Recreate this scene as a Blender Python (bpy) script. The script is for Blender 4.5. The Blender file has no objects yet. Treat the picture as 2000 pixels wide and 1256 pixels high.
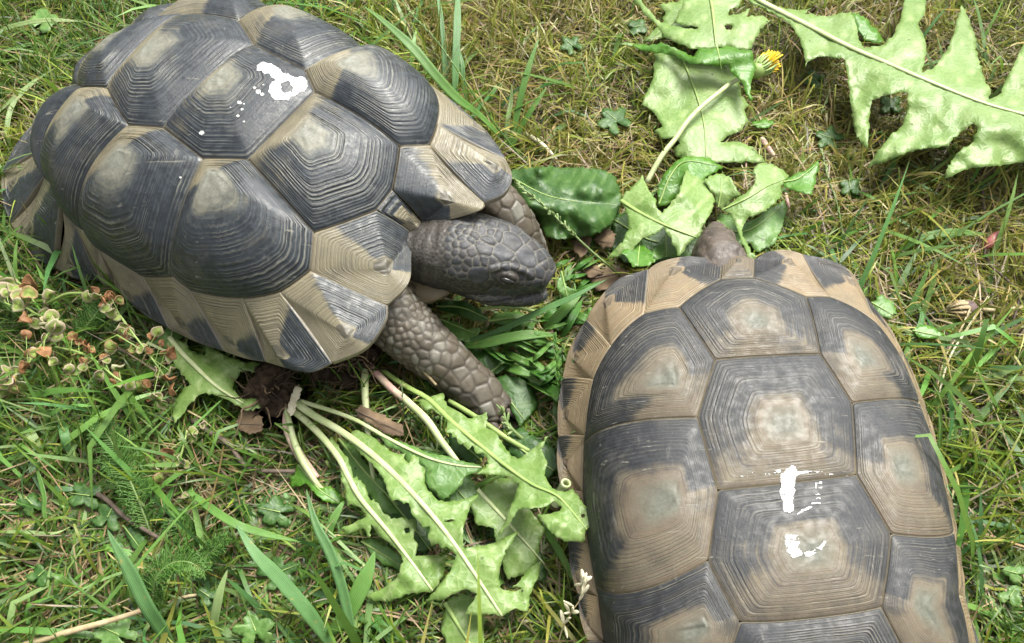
import bpy, math, random
import numpy as np
from mathutils import Vector, geometry, noise
from mathutils.bvhtree import BVHTree

random.seed(7)
rng = np.random.default_rng(7)
SC = 0.01                      # everything below is written in centimetres
scene = bpy.context.scene
col = scene.collection

# ---------------------------------------------------------------- camera, sky, sun, exposure
HC, PITCH, FPX = 40.17, 57.47, 1588.6      # camera height in cm, degrees below horizontal, focal length in px of a 2000 px wide frame
cam_d = bpy.data.cameras.new("camera")
cam_o = bpy.data.objects.new("camera", cam_d)
col.objects.link(cam_o)
cam_o.location = (0, 0, HC * SC)
cam_o.rotation_euler = (math.radians(90 - PITCH), 0, 0)
cam_d.sensor_width = 36.0
cam_d.lens = 36.0 * FPX / 2000.0
cam_d.clip_start = 0.02
cam_d.clip_end = 500.0
scene.camera = cam_o

SUN_EL, SUN_AZ = 58.0, 38.0                # azimuth clockwise from +y (up in the picture)
world = bpy.data.worlds.new("World")
scene.world = world
world.use_nodes = True
wn = world.node_tree.nodes
bg = wn["Background"]
sky = wn.new("ShaderNodeTexSky")
sky.sky_type = 'NISHITA'
sky.sun_disc = False
sky.sun_elevation = math.radians(SUN_EL)
sky.sun_rotation = math.radians(SUN_AZ)
sky.air_density = 1.0
sky.dust_density = 6.0
sky.ozone_density = 0.5
hsv = wn.new("ShaderNodeHueSaturation")      # overcast: the sky's light is nearly neutral
hsv.inputs["Saturation"].default_value = 0.10
world.node_tree.links.new(sky.outputs[0], hsv.inputs["Color"])
world.node_tree.links.new(hsv.outputs[0], bg.inputs[0])
bg.inputs[1].default_value = 0.08
sun_d = bpy.data.lights.new("sun", 'SUN')
sun_d.energy = 1.5
sun_d.angle = math.radians(26)
sun_d.color = (1.0, 0.96, 0.86)
sun_o = bpy.data.objects.new("sun", sun_d)
col.objects.link(sun_o)
el, az = math.radians(SUN_EL), math.radians(SUN_AZ)
sdir = Vector((math.sin(az) * math.cos(el), math.cos(az) * math.cos(el), math.sin(el)))
sun_o.rotation_euler = sdir.to_track_quat('Z', 'Y').to_euler()
sun_o.location = (0, 0, 5)
scene.view_settings.view_transform = 'Standard'
scene.view_settings.look = 'None'
scene.view_settings.gamma = 1.0
scene.view_settings.exposure = 1.78
scene.render.engine = 'CYCLES'

# ---------------------------------------------------------------- helpers
PR = math.radians(PITCH)
CO = np.array([0, 0, HC])
FW = np.array([0, math.cos(PR), -math.sin(PR)])
RT = np.array([1.0, 0, 0])
UP = np.cross(RT, FW)

def rayd(px, py):
    px = np.asarray(px, float)[..., None]; py = np.asarray(py, float)[..., None]
    return FW + RT * (px - 1000) / FPX - UP * (py - 628) / FPX

def at(px, py, z):
    """the point at height z (cm) that the photograph shows at (px, py)"""
    d = rayd(px, py)
    t = (np.asarray(z, float) - HC) / d[..., 2]
    return CO + d * t[..., None]

def mesh_np(name, V, Fs, attrs=None, colors=None, smooth=True):
    """V (n,3) cm, Fs list of int arrays (m,k)"""
    me = bpy.data.meshes.new(name)
    V = np.asarray(V, np.float32) * SC
    me.vertices.add(len(V)); me.vertices.foreach_set("co", V.ravel())
    if not isinstance(Fs, (list, tuple)): Fs = [Fs]
    Fs = [np.asarray(f, np.int32) for f in Fs if len(f)]
    nl = sum(f.size for f in Fs); npoly = sum(len(f) for f in Fs)
    me.loops.add(nl); me.polygons.add(npoly)
    me.loops.foreach_set("vertex_index", np.concatenate([f.ravel() for f in Fs]))
    tot = np.concatenate([np.full(len(f), f.shape[1], np.int32) for f in Fs])
    st = np.concatenate([[0], np.cumsum(tot)[:-1]]).astype(np.int32)
    me.polygons.foreach_set("loop_start", st)
    me.polygons.foreach_set("loop_total", tot)
    me.polygons.foreach_set("use_smooth", np.full(npoly, smooth))
    me.update(calc_edges=True)
    for k, a in (attrs or {}).items():
        at_ = me.attributes.new(k, 'FLOAT', 'POINT'); at_.data.foreach_set("value", np.asarray(a, np.float32).ravel())
    for k, a in (colors or {}).items():
        a = np.asarray(a, np.float32)
        if a.shape[1] == 3: a = np.hstack([a, np.ones((len(a), 1), np.float32)])
        at_ = me.attributes.new(k, 'FLOAT_COLOR', 'POINT'); at_.data.foreach_set("color", a.ravel())
    me.validate()
    return me

def tag(o, label=None, cat=None, group=None, kind=None):
    if label: o["label"] = label
    if cat: o["category"] = cat
    if group: o["group"] = group
    if kind: o["kind"] = kind
    return o

ORI = {}                                    # origin (cm) of every object
def empty(name, loc):
    o = bpy.data.objects.new(name, None)
    o.empty_display_size = 0.02
    o.location = tuple(np.asarray(loc) * SC); col.objects.link(o)
    ORI[o.name] = np.asarray(loc, float)
    return o

def obj(name, V, Fs, mat, parent=None, attrs=None, colors=None, smooth=True, origin=None):
    """V in world cm; the origin is the parent's origin, or the base of the thing"""
    V = np.asarray(V, float)
    if parent is not None: org = ORI[parent.name]
    elif origin is not None: org = np.asarray(origin, float)
    else: org = np.array([V[:, 0].mean(), V[:, 1].mean(), V[:, 2].min()])
    o = bpy.data.objects.new(name, mesh_np(name, V - org, Fs, attrs, colors, smooth))
    col.objects.link(o)
    if parent is not None: o.parent = parent
    else: o.location = tuple(org * SC)
    ORI[o.name] = org
    if mat: o.data.materials.append(mat)
    return o

def grid_faces(nr, nc, closed=True, off=0):
    """quads of a grid of nr rows of nc vertices, columns wrapping when closed"""
    r = np.arange(nr - 1)[:, None]; c = np.arange(nc if closed else nc - 1)[None]
    c2 = (c + 1) % nc
    a = r * nc + c; b = r * nc + c2; d = (r + 1) * nc + c2; e = (r + 1) * nc + c
    return np.stack([a, b, d, e], -1).reshape(-1, 4) + off

def resample(P, n, closed=False):
    P = np.asarray(P, float)
    if closed: P = np.vstack([P, P[:1]])
    L = np.concatenate([[0], np.cumsum(np.linalg.norm(np.diff(P, axis=0), axis=1))])
    s = np.linspace(0, L[-1], n + 1)[:-1] if closed else np.linspace(0, L[-1], n)
    return np.stack([np.interp(s, L, P[:, k]) for k in range(P.shape[1])], 1)

def smooth_line(P, n):
    """Catmull-Rom through P, n samples"""
    P = np.asarray(P, float)
    if len(P) < 3: return resample(P, n)
    Q = np.vstack([2 * P[0] - P[1], P, 2 * P[-1] - P[-2]])
    out = []
    for i in range(1, len(Q) - 2):
        t = np.linspace(0, 1, 12, endpoint=False)[:, None]
        a, b, c, d = Q[i - 1], Q[i], Q[i + 1], Q[i + 2]
        out.append(0.5 * (2 * b + (c - a) * t + (2 * a - 5 * b + 4 * c - d) * t ** 2 + (3 * b - a - 3 * c + d) * t ** 3))
    out.append(P[-1:])
    return resample(np.vstack(out), n)

def norm(v): return v / (np.linalg.norm(v, axis=-1, keepdims=True) + 1e-12)

def tube(P, R, k=7, flat=1.0, cap=True):
    """tube along points P with radii R; returns V, [quads, tris]"""
    P = np.asarray(P, float); n = len(P)
    R = np.broadcast_to(np.asarray(R, float), (n,))
    T = norm(np.gradient(P, axis=0))
    ref = np.array([0, 0, 1.0]) if abs(T[:, 2].mean()) < 0.85 else np.array([0, 1.0, 0])
    S = norm(np.cross(T, ref)); U = np.cross(S, T)
    a = np.linspace(0, 2 * np.pi, k, endpoint=False)
    V = P[:, None] + (np.cos(a)[None, :, None] * S[:, None] + flat * np.sin(a)[None, :, None] * U[:, None]) * R[:, None, None]
    V = V.reshape(-1, 3)
    F = [grid_faces(n, k)]
    if cap:
        V = np.vstack([V, P[:1], P[-1:]])
        i = np.arange(k); j = (i + 1) % k
        F.append(np.stack([np.full(k, n * k), j, i], 1))
        F.append(np.stack([np.full(k, n * k + 1), (n - 1) * k + i, (n - 1) * k + j], 1))
    return V, F

def join(parts):
    """list of (V, Fs) -> V, Fs by face size"""
    Vs = []; Fd = {}; off = 0
    for V, Fs in parts:
        Vs.append(V)
        for f in (Fs if isinstance(Fs, (list, tuple)) else [Fs]):
            if len(f): Fd.setdefault(f.shape[1], []).append(np.asarray(f) + off)
        off += len(V)
    return np.vstack(Vs), [np.vstack(v) for v in Fd.values()]

_HT = np.random.default_rng(99).uniform(-1, 1, 4096)
def fnoise(P, s=1.0, seed=0.0):
    """smooth value noise, about -1..1"""
    X = np.asarray(P, float) * s + np.array([seed, -seed * 1.7, seed * .3]) + 1000.0
    i = np.floor(X).astype(np.int64); f = X - i; f = f * f * f * (f * (f * 6 - 15) + 10)
    out = 0
    for dx in (0, 1):
        for dy in (0, 1):
            for dz in (0, 1):
                h = ((i[:, 0] + dx) * 73856093 ^ (i[:, 1] + dy) * 19349663 ^ (i[:, 2] + dz) * 83492791)
                h = (h ^ (h >> 13)) * 1274126177; h = (h ^ (h >> 16)) & 4095
                w = (f[:, 0] if dx else 1 - f[:, 0]) * (f[:, 1] if dy else 1 - f[:, 1]) * (f[:, 2] if dz else 1 - f[:, 2])
                out = out + w * _HT[h]
    return out * .75

def sstep(a, b, x):
    t = np.clip((x - a) / (b - a), 0, 1); return t * t * (3 - 2 * t)

# ---------------------------------------------------------------- materials
class NT:
    def __init__(s, name):
        s.m = bpy.data.materials.new(name); s.m.use_nodes = True
        s.t = s.m.node_tree; s.n = s.t.nodes; s.b = s.n["Principled BSDF"]; s.out = s.n["Material Output"]
    def node(s, ty, **kw):
        n = s.n.new(ty)
        for k, v in kw.items():
            if k.startswith('i_'):
                key = k[2:]; key = int(key) if key.isdigit() else key
                s.put(n.inputs[key], v)
            else: setattr(n, k, v)
        return n
    def put(s, sock, v):
        if isinstance(v, bpy.types.NodeSocket): s.t.links.new(v, sock)
        else: sock.default_value = v
    def attr(s, name, out='Fac'): return s.node("ShaderNodeAttribute", attribute_name=name).outputs[out]
    def mix(s, f, a, b):
        n = s.n.new("ShaderNodeMix"); n.data_type = 'RGBA'
        s.put(n.inputs[0], f); s.put(n.inputs[6], c4(a)); s.put(n.inputs[7], c4(b)); return n.outputs[2]
    def math(s, op, a, b=None, c=None, clamp=False):
        n = s.n.new("ShaderNodeMath"); n.operation = op; n.use_clamp = clamp
        s.put(n.inputs[0], a)
        if b is not None: s.put(n.inputs[1], b)
        if c is not None: s.put(n.inputs[2], c)
        return n.outputs[0]
    def ramp(s, x, lo, hi, a=0.0, b=1.0):
        n = s.n.new("ShaderNodeMapRange"); n.interpolation_type = 'SMOOTHSTEP'
        s.put(n.inputs[0], x); n.inputs[1].default_value = lo; n.inputs[2].default_value = hi
        n.inputs[3].default_value = a; n.inputs[4].default_value = b; return n.outputs[0]
    def noise(s, scale, detail=4, rough=.55, vec=None, out='Fac', dist=0.0):
        n = s.n.new("ShaderNodeTexNoise"); n.inputs['Scale'].default_value = scale; n.inputs['Detail'].default_value = detail
        n.inputs['Roughness'].default_value = rough; n.inputs['Distortion'].default_value = dist
        if vec is None: vec = s.pos()
        s.put(n.inputs['Vector'], vec); return n.outputs[out]
    def pos(s):
        if not hasattr(s, '_p'): s._p = s.node("ShaderNodeTexCoord").outputs['Object']
        return s._p
    def voro(s, scale, feature='DISTANCE_TO_EDGE', vec=None):
        n = s.n.new("ShaderNodeTexVoronoi"); n.feature = feature; n.inputs['Scale'].default_value = scale
        s.put(n.inputs['Vector'], vec or s.pos()); return n.outputs['Distance']
    def bump(s, h, strength=.3, dist=0.001, normal=None):
        n = s.n.new("ShaderNodeBump"); n.inputs['Strength'].default_value = strength; n.inputs['Distance'].default_value = dist
        s.put(n.inputs['Height'], h)
        if normal: s.put(n.inputs['Normal'], normal)
        return n.outputs[0]
    def set(s, color=None, rough=None, normal=None, spec=None, **kw):
        if color is not None: s.put(s.b.inputs['Base Color'], c4(color))
        if rough is not None: s.put(s.b.inputs['Roughness'], rough)
        if normal is not None: s.put(s.b.inputs['Normal'], normal)
        if spec is not None: s.put(s.b.inputs['Specular IOR Level'], spec)
        for k, v in kw.items(): s.put(s.b.inputs[k], v)
        return s.m
    def translucent(s, color, fac):
        tr = s.n.new("ShaderNodeBsdfTranslucent"); s.put(tr.inputs[0], c4(color))
        mx = s.n.new("ShaderNodeMixShader"); s.put(mx.inputs[0], fac)
        s.t.links.new(s.b.outputs[0], mx.inputs[1]); s.t.links.new(tr.outputs[0], mx.inputs[2])
        s.t.links.new(mx.outputs[0], s.out.inputs['Surface']); return s.m

def c4(c):
    if isinstance(c, (tuple, list)) and len(c) == 3: return (*c, 1.0)
    return c

def mat_scute(name, tan, tan2, darkc, line, areo, warm, ar1=.42):
    t = NT(name)
    dk = t.attr('dark'); ring = t.attr('ring'); tt = t.attr('tt'); var = t.attr('var')
    n1 = t.noise(90, 5, .6); n2 = t.noise(600, 4, .6); n3 = t.noise(250, 3, .5)
    # growth rings: thin ridge line in every ring, its strength uneven
    fr = t.math('FRACT', ring)
    d = t.math('ABSOLUTE', t.math('SUBTRACT', fr, .5))
    ln = t.ramp(d, .26, .04)
    band = t.noise(1.0, 2, .5, vec=t.node("ShaderNodeCombineXYZ", i_X=t.math('MULTIPLY', ring, .9), i_Y=var).outputs[0])
    base = t.mix(t.ramp(n1, .3, .75), tan, tan2)
    base = t.mix(t.math('MULTIPLY', t.ramp(band, .40, .62), .45), base, warm)
    dkn = t.math('ADD', dk, t.math('MULTIPLY', t.math('SUBTRACT', n1, .5), .85))
    dkn = t.math('ADD', dkn, t.math('MULTIPLY', t.math('SUBTRACT', band, .5), .9))
    dm = t.ramp(dkn, .18, .82)
    darkv = t.mix(t.ramp(n3, .35, .7), darkc, tuple(x * 1.75 for x in darkc))
    c = t.mix(dm, base, darkv)
    lf = t.math('MULTIPLY', ln, t.ramp(n3, .25, .6, .35, 1.0))
    lf = t.math('MULTIPLY', lf, t.ramp(tt, .2, .38))
    lf = t.math('MULTIPLY', lf, t.attr('rl'), clamp=True)
    c = t.mix(t.math('MULTIPLY', lf, t.math('MULTIPLY', dm, .85)), c, line)
    groove = t.ramp(d, .30, .5)
    gv = t.math('MULTIPLY', t.math('MULTIPLY', groove, t.ramp(tt, .2, .4)), t.math('SUBTRACT', .55, t.math('MULTIPLY', dm, .3)))
    c = t.mix(gv, c, tuple(x * .8 for x in darkc))
    # areola: horn worn smooth, grey green
    ar = t.math('ADD', tt, t.math('MULTIPLY', t.math('SUBTRACT', n1, .5), .3))
    c = t.mix(t.ramp(ar, ar1, .06, 0, .75), c, t.mix(t.ramp(n2, .35, .7), areo, tuple(x * .62 for x in areo)))
    # scuffs and dust
    sc = t.noise(220, 6, .7, vec=t.node("ShaderNodeMapping", i_Vector=t.pos(), i_Scale=(1, .22, 1), i_Rotation=(0, 0, .6)).outputs[0])
    c = t.mix(t.ramp(sc, .60, .74, 0, .42), c, (.22, .215, .19))
    c = t.mix(t.ramp(t.noise(60, 6, .6), .50, .78, 0, .20), c, (.17, .155, .12))
    scr = t.noise(160, 4, .75, vec=t.node("ShaderNodeMapping", i_Vector=t.pos(), i_Scale=(.12, 2.2, 1), i_Rotation=(0, 0, -.9)).outputs[0])
    c = t.mix(t.ramp(scr, .645, .70, 0, .5), c, (.27, .26, .21))
    # seam: pale new horn
    c = t.mix(t.ramp(tt, .978, .997, 0, .5), c, (.26, .22, .15))
    h = t.math('ADD', t.math('MULTIPLY', n2, .5), t.math('MULTIPLY', lf, .5))
    rg = t.ramp(n3, .3, .7, .36, .58) if ar1 > .4 else t.ramp(n3, .3, .7, .46, .68)
    return t.set(c, rg, t.bump(h, .5, .0006), .55)

def mat_skin(name):
    t = NT(name)
    c = t.attr('skin', 'Color')
    n1 = t.noise(500, 5, .65); n2 = t.noise(120, 4, .6)
    c2 = t.mix(t.ramp(n2, .3, .75, 0, .5), c, t.mix(.5, c, (.085, .066, .046)))
    c2 = t.mix(t.ramp(n1, .5, .8, 0, .22), c2, (.17, .16, .135))
    h = t.math('ADD', n1, t.math('MULTIPLY', t.voro(900), .6))
    return t.set(c2, t.ramp(n1, .3, .7, .42, .62), t.bump(h, .4, .0005), .45)

def mat_attr_leafy(name, attr, rough=.45, transl=.3, noise_s=400, spec=.4):
    t = NT(name)
    c = t.attr(attr, 'Color')
    n = t.noise(noise_s, 3)
    c2 = t.mix(t.ramp(n, .3, .7, 0, .35), c, t.mix(.55, c, (.02, .03, .01)))
    t.set(c2, rough, None, spec)
    return t.translucent(t.mix(.35, c2, (.25, .4, .04)), transl)

def mat_leaf(name, lo, hi, veinc, rough=.42, transl=.25, spec=.5):
    t = NT(name)
    v = t.attr('vein'); fine = t.voro(230); n = t.noise(38, 6, .62); n2 = t.noise(900, 3)
    c = t.mix(t.ramp(n, .3, .72), lo, hi)
    c = t.mix(t.math('MULTIPLY', t.ramp(fine, .10, .0), .25), c, veinc)
    c = t.mix(t.math('MULTIPLY', v, .8), c, veinc)
    c = t.mix(t.ramp(t.noise(14, 3), .45, .75, 0, .30), c, tuple(x * .6 for x in lo))
    sp = t.voro(95, 'F1')
    c = t.mix(t.math('MULTIPLY', t.ramp(sp, .10, .05), t.ramp(t.noise(35, 2), .52, .60)), c, (.035, .035, .015))
    h = t.math('ADD', t.math('MULTIPLY', t.ramp(fine, 0, .2), -.5), t.math('MULTIPLY', v, 1.0))
    h = t.math('ADD', h, t.math('MULTIPLY', n2, .25))
    t.set(c, rough, t.bump(h, .30, .0006), spec)
    return t.translucent(t.mix(.5, c, (.30, .50, .04)), transl)

def mat_plain(name, a, b, scale=150, rough=.6, bump=.3, spec=.3, stretch=None, spots=None):
    t = NT(name)
    vec = t.pos()
    if stretch: vec = t.node("ShaderNodeMapping", i_Vector=vec, i_Scale=stretch).outputs[0]
    n = t.noise(scale, 5, .6, vec=vec)
    c = t.mix(t.ramp(n, .3, .7), a, b)
    if spots: c = t.mix(t.ramp(t.noise(scale * 3, 4), .55, .68, 0, .8), c, spots)
    return t.set(c, rough, t.bump(n, bump, .0008), spec)

M = {}
M['scuteA'] = mat_scute('shell_horn_slate', (.205, .180, .112), (.135, .122, .080), (.0110, .0155, .0210), (.150, .150, .122), (.185, .198, .172), (.155, .130, .085))
M['scuteB'] = mat_scute('shell_horn_amber', (.140, .116, .074), (.082, .070, .047), (.0080, .0098, .0125), (.125, .115, .086), (.105, .120, .096), (.120, .082, .054), .34)
M['rimB'] = mat_scute('rim_horn_amber', (.235, .180, .100), (.165, .130, .076), (.0085, .0100, .0130), (.14, .125, .09), (.20, .165, .10), (.20, .13, .075), .34)
M['seam'] = mat_plain('shell_seam', (.16, .13, .085), (.07, .06, .045), 200, .6)
M['skin'] = mat_skin('tortoise_skin')
M['plastron'] = mat_plain('plastron_horn', (.42, .34, .20), (.26, .20, .12), 60, .45, .2, .5, spots=(.07, .06, .05))
M['claw'] = mat_plain('claw_horn', (.06, .05, .045), (.16, .13, .10), 200, .4)
M['eye'] = mat_plain('eye_dark', (.004, .004, .004), (.012, .010, .008), 200, .12, 0, .6)
M['paint'] = mat_plain('white_paint', (.62, .62, .61), (.42, .42, .41), 260, .45, .35, .5)
M['soil'] = None
M['grass'] = mat_attr_leafy('grass_blades', 'col', .42, .30)
M['stalk'] = mat_plain('leaf_stalk_pale', (.46, .50, .28), (.36, .43, .19), 120, .45, .25, .4)
M['stalk_green'] = mat_plain('midrib_green', (.29, .39, .12), (.21, .32, .08), 120, .45, .25, .4)
M['stalk_pink'] = mat_plain('leaf_stalk_pink', (.50, .28, .26), (.58, .48, .34), 90, .45, .25, .4)
M['leaf_pale'] = mat_leaf('dandelion_underside', (.138, .252, .048), (.215, .325, .090), (.38, .48, .20))
M['leaf_mid'] = mat_leaf('dandelion_green', (.085, .20, .036), (.135, .265, .06), (.22, .35, .11), .42)
M['leaf_bright'] = mat_leaf('dandelion_upper_side', (.062, .185, .012), (.095, .25, .016), (.17, .32, .06), .38)
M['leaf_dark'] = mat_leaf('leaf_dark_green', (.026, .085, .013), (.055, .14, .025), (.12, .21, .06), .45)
M['dry'] = mat_plain('dry_leaf', (.19, .135, .08), (.09, .062, .04), 90, .75, .5, .2)
M['straw'] = mat_plain('straw', (.50, .42, .25), (.33, .25, .14), 130, .6, .3, .3)
M['root'] = mat_plain('root_crown_soil', (.022, .016, .011), (.065, .044, .028), 130, .9, .8, .15)
M['pod'] = mat_attr_leafy('seed_wings', 'col', .55, .30, 300, .3)
M['petal'] = mat_plain('petal_yellow', (.75, .52, .02), (.62, .38, .01), 200, .5)
M['twig'] = mat_plain('twig_grey', (.15, .115, .09), (.075, .058, .045), 150, .7, .5, .2)
M['bud'] = mat_plain('bud_purple', (.10, .06, .075), (.20, .15, .11), 150, .6, .4, .3)
M['red'] = mat_plain('red_bud', (.26, .06, .06), (.33, .13, .11), 150, .45, .3, .4)
M['cream'] = mat_plain('grass_spikelet_cream', (.66, .62, .45), (.50, .46, .30), 200, .5, .3, .3)
# ---------------------------------------------------------------- tortoise shells
def rotm(ro, pi_, h):
    ro, pi_, h = np.radians([ro, pi_, h])
    Rx = np.array([[1, 0, 0], [0, np.cos(ro), -np.sin(ro)], [0, np.sin(ro), np.cos(ro)]])
    b = -pi_; Ry = np.array([[np.cos(b), 0, np.sin(b)], [0, 1, 0], [-np.sin(b), 0, np.cos(b)]])
    Rz = np.array([[np.cos(h), -np.sin(h), 0], [np.sin(h), np.cos(h), 0], [0, 0, 1]])
    return Rz @ Ry @ Rx

class Shell:
    """a superelliptic dome in the tortoise's own frame: x forward, y left, z up"""
    def __init__(s, a, ar, nr, b, H, z0, k, e, rise, nn, k2, dz, xs, x, y, h, ro, pi_):
        s.__dict__.update({q: v for q, v in locals().items() if q != 's'})
        s.R = rotm(ro, pi_, h); s.T = np.array([x, y, 0.0])
        s.c0 = np.array([xs * .4, 0, z0 + .1])
    def inside(s, X):
        Z = np.clip((X[..., 2] - s.z0) / s.H, 0, None)
        S = np.clip(Z, 0, .99999) ** (1 / s.e); C = np.sqrt(1 - S * S) ** s.e
        fl = 1 + .03 * np.exp(-Z / .12)
        x = X[..., 0] - s.xs * np.minimum(Z, 1)
        x = x / (np.where(x > 0, s.a, s.ar) * C * fl + 1e-9); y = X[..., 1] / (s.b * C * fl + 1e-9)
        xc = np.clip(x, -1, 1)
        y = y / (1 - s.k * xc + s.k2 * xc * xc)
        ex = np.where(x > 0, s.nn, s.nr)
        return (np.abs(x) ** ex + np.abs(y) ** ex < 1) & (Z < 1) & (X[..., 2] > -2)
    def loc(s, X): return (X - s.T) @ s.R
    def wor(s, X): return np.asarray(X) @ s.R.T + s.T
    def star(s, X):
        """project local points radially onto the dome"""
        d = norm(np.asarray(X, float) - s.c0)
        lo = np.zeros(d.shape[:-1]); hi = np.full(d.shape[:-1], 25.0)
        for _ in range(30):
            m = (lo + hi) / 2
            ins = s.inside(s.c0 + d * m[..., None])
            lo = np.where(ins, m, lo); hi = np.where(ins, hi, m)
        return s.c0 + d * hi[..., None]
    def hit(s, px, py):
        o = s.loc(CO); d = s.R.T @ rayd(px, py)
        ts = np.linspace(15, 80, 3000); X = o + ts[:, None] * d
        ins = s.inside(X) & (X[:, 2] > s.z0 - .8)
        if ins.any(): return X[np.argmax(ins)]
        X = X[X[:, 2] > s.z0 - .5]; P = s.star(X)
        r = np.linalg.norm(X - s.c0, axis=1) / np.linalg.norm(P - s.c0, axis=1)
        return P[r.argmin()]
    def rimz(s, x):
        u = np.clip(x / s.a, -1.2, 1.2); return s.z0 + s.rise * u * u + s.dz * u
    def rim(s, px, py):
        o = s.loc(CO); d = s.R.T @ rayd(px, py); z = s.z0
        for _ in range(10):
            X = o + (z - o[2]) / d[2] * d; z = s.rimz(X[0])
        return X
    def normal(s, X):
        return norm((X - s.c0) / np.array([s.a ** 2, s.b ** 2, (s.H * .9) ** 2]) + np.array([0, 0, 1e-6]))

def build_scute(sh, parent, loop, center, mat, dome, nrm, pigfn, bulge, nring, K, N, t0, amp, seed, peak=2.0, tw=.2):
    r_ = np.random.default_rng(seed)
    B = resample(loop, N, True)
    # round the corners a little: growth rings turn them softly
    t = np.linspace(0, 1, K) ** .92
    # uneven ring spacing
    sp = r_.uniform(.35, 1.6, nring); sp = np.cumsum(sp) / sp.sum()
    phase = np.interp(t, np.concatenate([[0.18], .18 + .82 * sp]), np.arange(nring + 1))
    e = B - center
    ang = np.linspace(0, 2 * np.pi, N, endpoint=False)
    wob = sum(r_.normal() * np.sin(ang * k + r_.uniform(0, 6)) for k in (3, 5, 8)) * .004
    wob2 = sum(r_.normal() * np.sin(ang * k + r_.uniform(0, 6)) for k in (9, 14, 21, 33, 47)) * .022
    soft = resample(loop, N, True)
    for _ in range(max(3, N // 16)): soft = (np.roll(soft, 1, 0) + 2 * soft + np.roll(soft, -1, 0)) / 4
    tt = t[:, None] + (wob[None] * np.sin(np.pi * t)[:, None])
    w = (t ** 3)[:, None, None]
    G = center + (B * w + soft * (1 - w) - center) * tt[..., None]
    if dome: G = sh.star(G)
    nv = sh.normal(G) if dome else np.broadcast_to(nrm, G.shape)
    ph = phase[:, None] + wob2[None] * np.clip(phase[:, None], 0, 2) * .5
    fr = np.abs(ph % 1 - .5) * 2                       # 0 on the ridge, 1 in the groove
    amod = np.interp(ph, np.arange(nring + 2), np.clip(r_.lognormal(-.15, .65, nring + 2), .05, 1.9))          # some rings deep, some worn away
    brk = .72 + .28 * np.sin(ang * 7 + 3 * np.floor(ph) + r_.uniform(0, 6)) * np.sin(ang * 4 - 2 * np.floor(ph))
    wear = .25 + .75 * sstep(-.25, .35, fnoise(G.reshape(-1, 3), .45, seed * .37) + .4 * fnoise(G.reshape(-1, 3), 1.1, seed * .7)).reshape(K, N)
    rip = wear * amp * (np.cos(fr * np.pi) * .5 * amod * brk + .12 * r_.normal(size=K)[:, None]) * sstep(.18, .40, t)[:, None]
    prof = bulge * (1 - t ** peak)[:, None]
    pit = np.zeros((K, N))
    inn = sstep(.26, .10, t)[:, None] if False else (1 - sstep(.08, .26, t))[:, None]
    xy = np.stack([t[:, None] * np.cos(ang) * 9, t[:, None] * np.sin(ang) * 9], -1)
    pit = inn * min(amp, .03) * .9 * sum(np.sin(xy[..., 0] * a + xy[..., 1] * b + c) for a, b, c in r_.uniform(-4, 4, (5, 3))) * .35
    seam = -.05 * np.exp(-((1 - t) / .016) ** 2)[:, None]
    edge = sstep(1.0, .93, t)[:, None] if False else (1 - sstep(.94, 1.0, t))[:, None]
    D = prof + (rip + pit) * edge + seam
    D = D * np.ones((1, N))
    P = G + nv * D[..., None]
    ed = norm(e)
    dark = pigfn(ed, t[:, None] * np.ones((1, N)), r_)
    dark = dark * sstep(t0, t0 + tw, t)[:, None]
    # skirt under the seam
    sk = P[-1] - nv[-1] * .30
    P = np.vstack([P.reshape(-1, 3), sk])
    f = lambda a, z: np.concatenate([(a * np.ones((K, N))).ravel(), z])
    rl = np.clip(amod * brk * wear, 0, 1.6)
    attrs = dict(rl=f(rl, rl[-1]), ring=f(ph, ph[-1]), dark=f(dark, dark[-1]), tt=f(t[:, None] if dome else .36 + .64 * t[:, None], np.ones(N)), var=np.full((K + 1) * N, seed * 3.7 % 50))
    return obj('scute', sh.wor(P), [grid_faces(K + 1, N)[:, ::-1]], mat, parent, attrs)

def pig_vertebral(floor=0.0):
    def f(ed, t, r_):
        fw = ed[:, 0]
        d = sstep(-.75, -.2, fw) * (.72 + .28 * sstep(.0, .5, fw))
        d = np.maximum(d, floor * (1 - .6 * sstep(.55, .9, -fw)))
        return np.broadcast_to(d[None], t.shape) + .0
    return f
def pig_costal(side, floor=0.0):
    def f(ed, t, r_):
        fw = ed[:, 0]; out = ed[:, 1] * side * .75 - ed[:, 2] * .75
        d = np.maximum(sstep(.05, .45, fw), sstep(.15, .55, out) * .92) * (1 - sstep(.45, .8, -fw))
        d = np.maximum(d, np.maximum(.26, floor) * (1 - sstep(.3, .75, -fw)))
        return np.broadcast_to(d[None], t.shape) + .0
    return f
def pig_marginal(along, lo=.12, dk=.98):
    def f(ed, t, r_):
        d = sstep(lo, lo + .35, ed @ along) * dk
        return np.broadcast_to(d[None], t.shape) + .0
    return f

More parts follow.
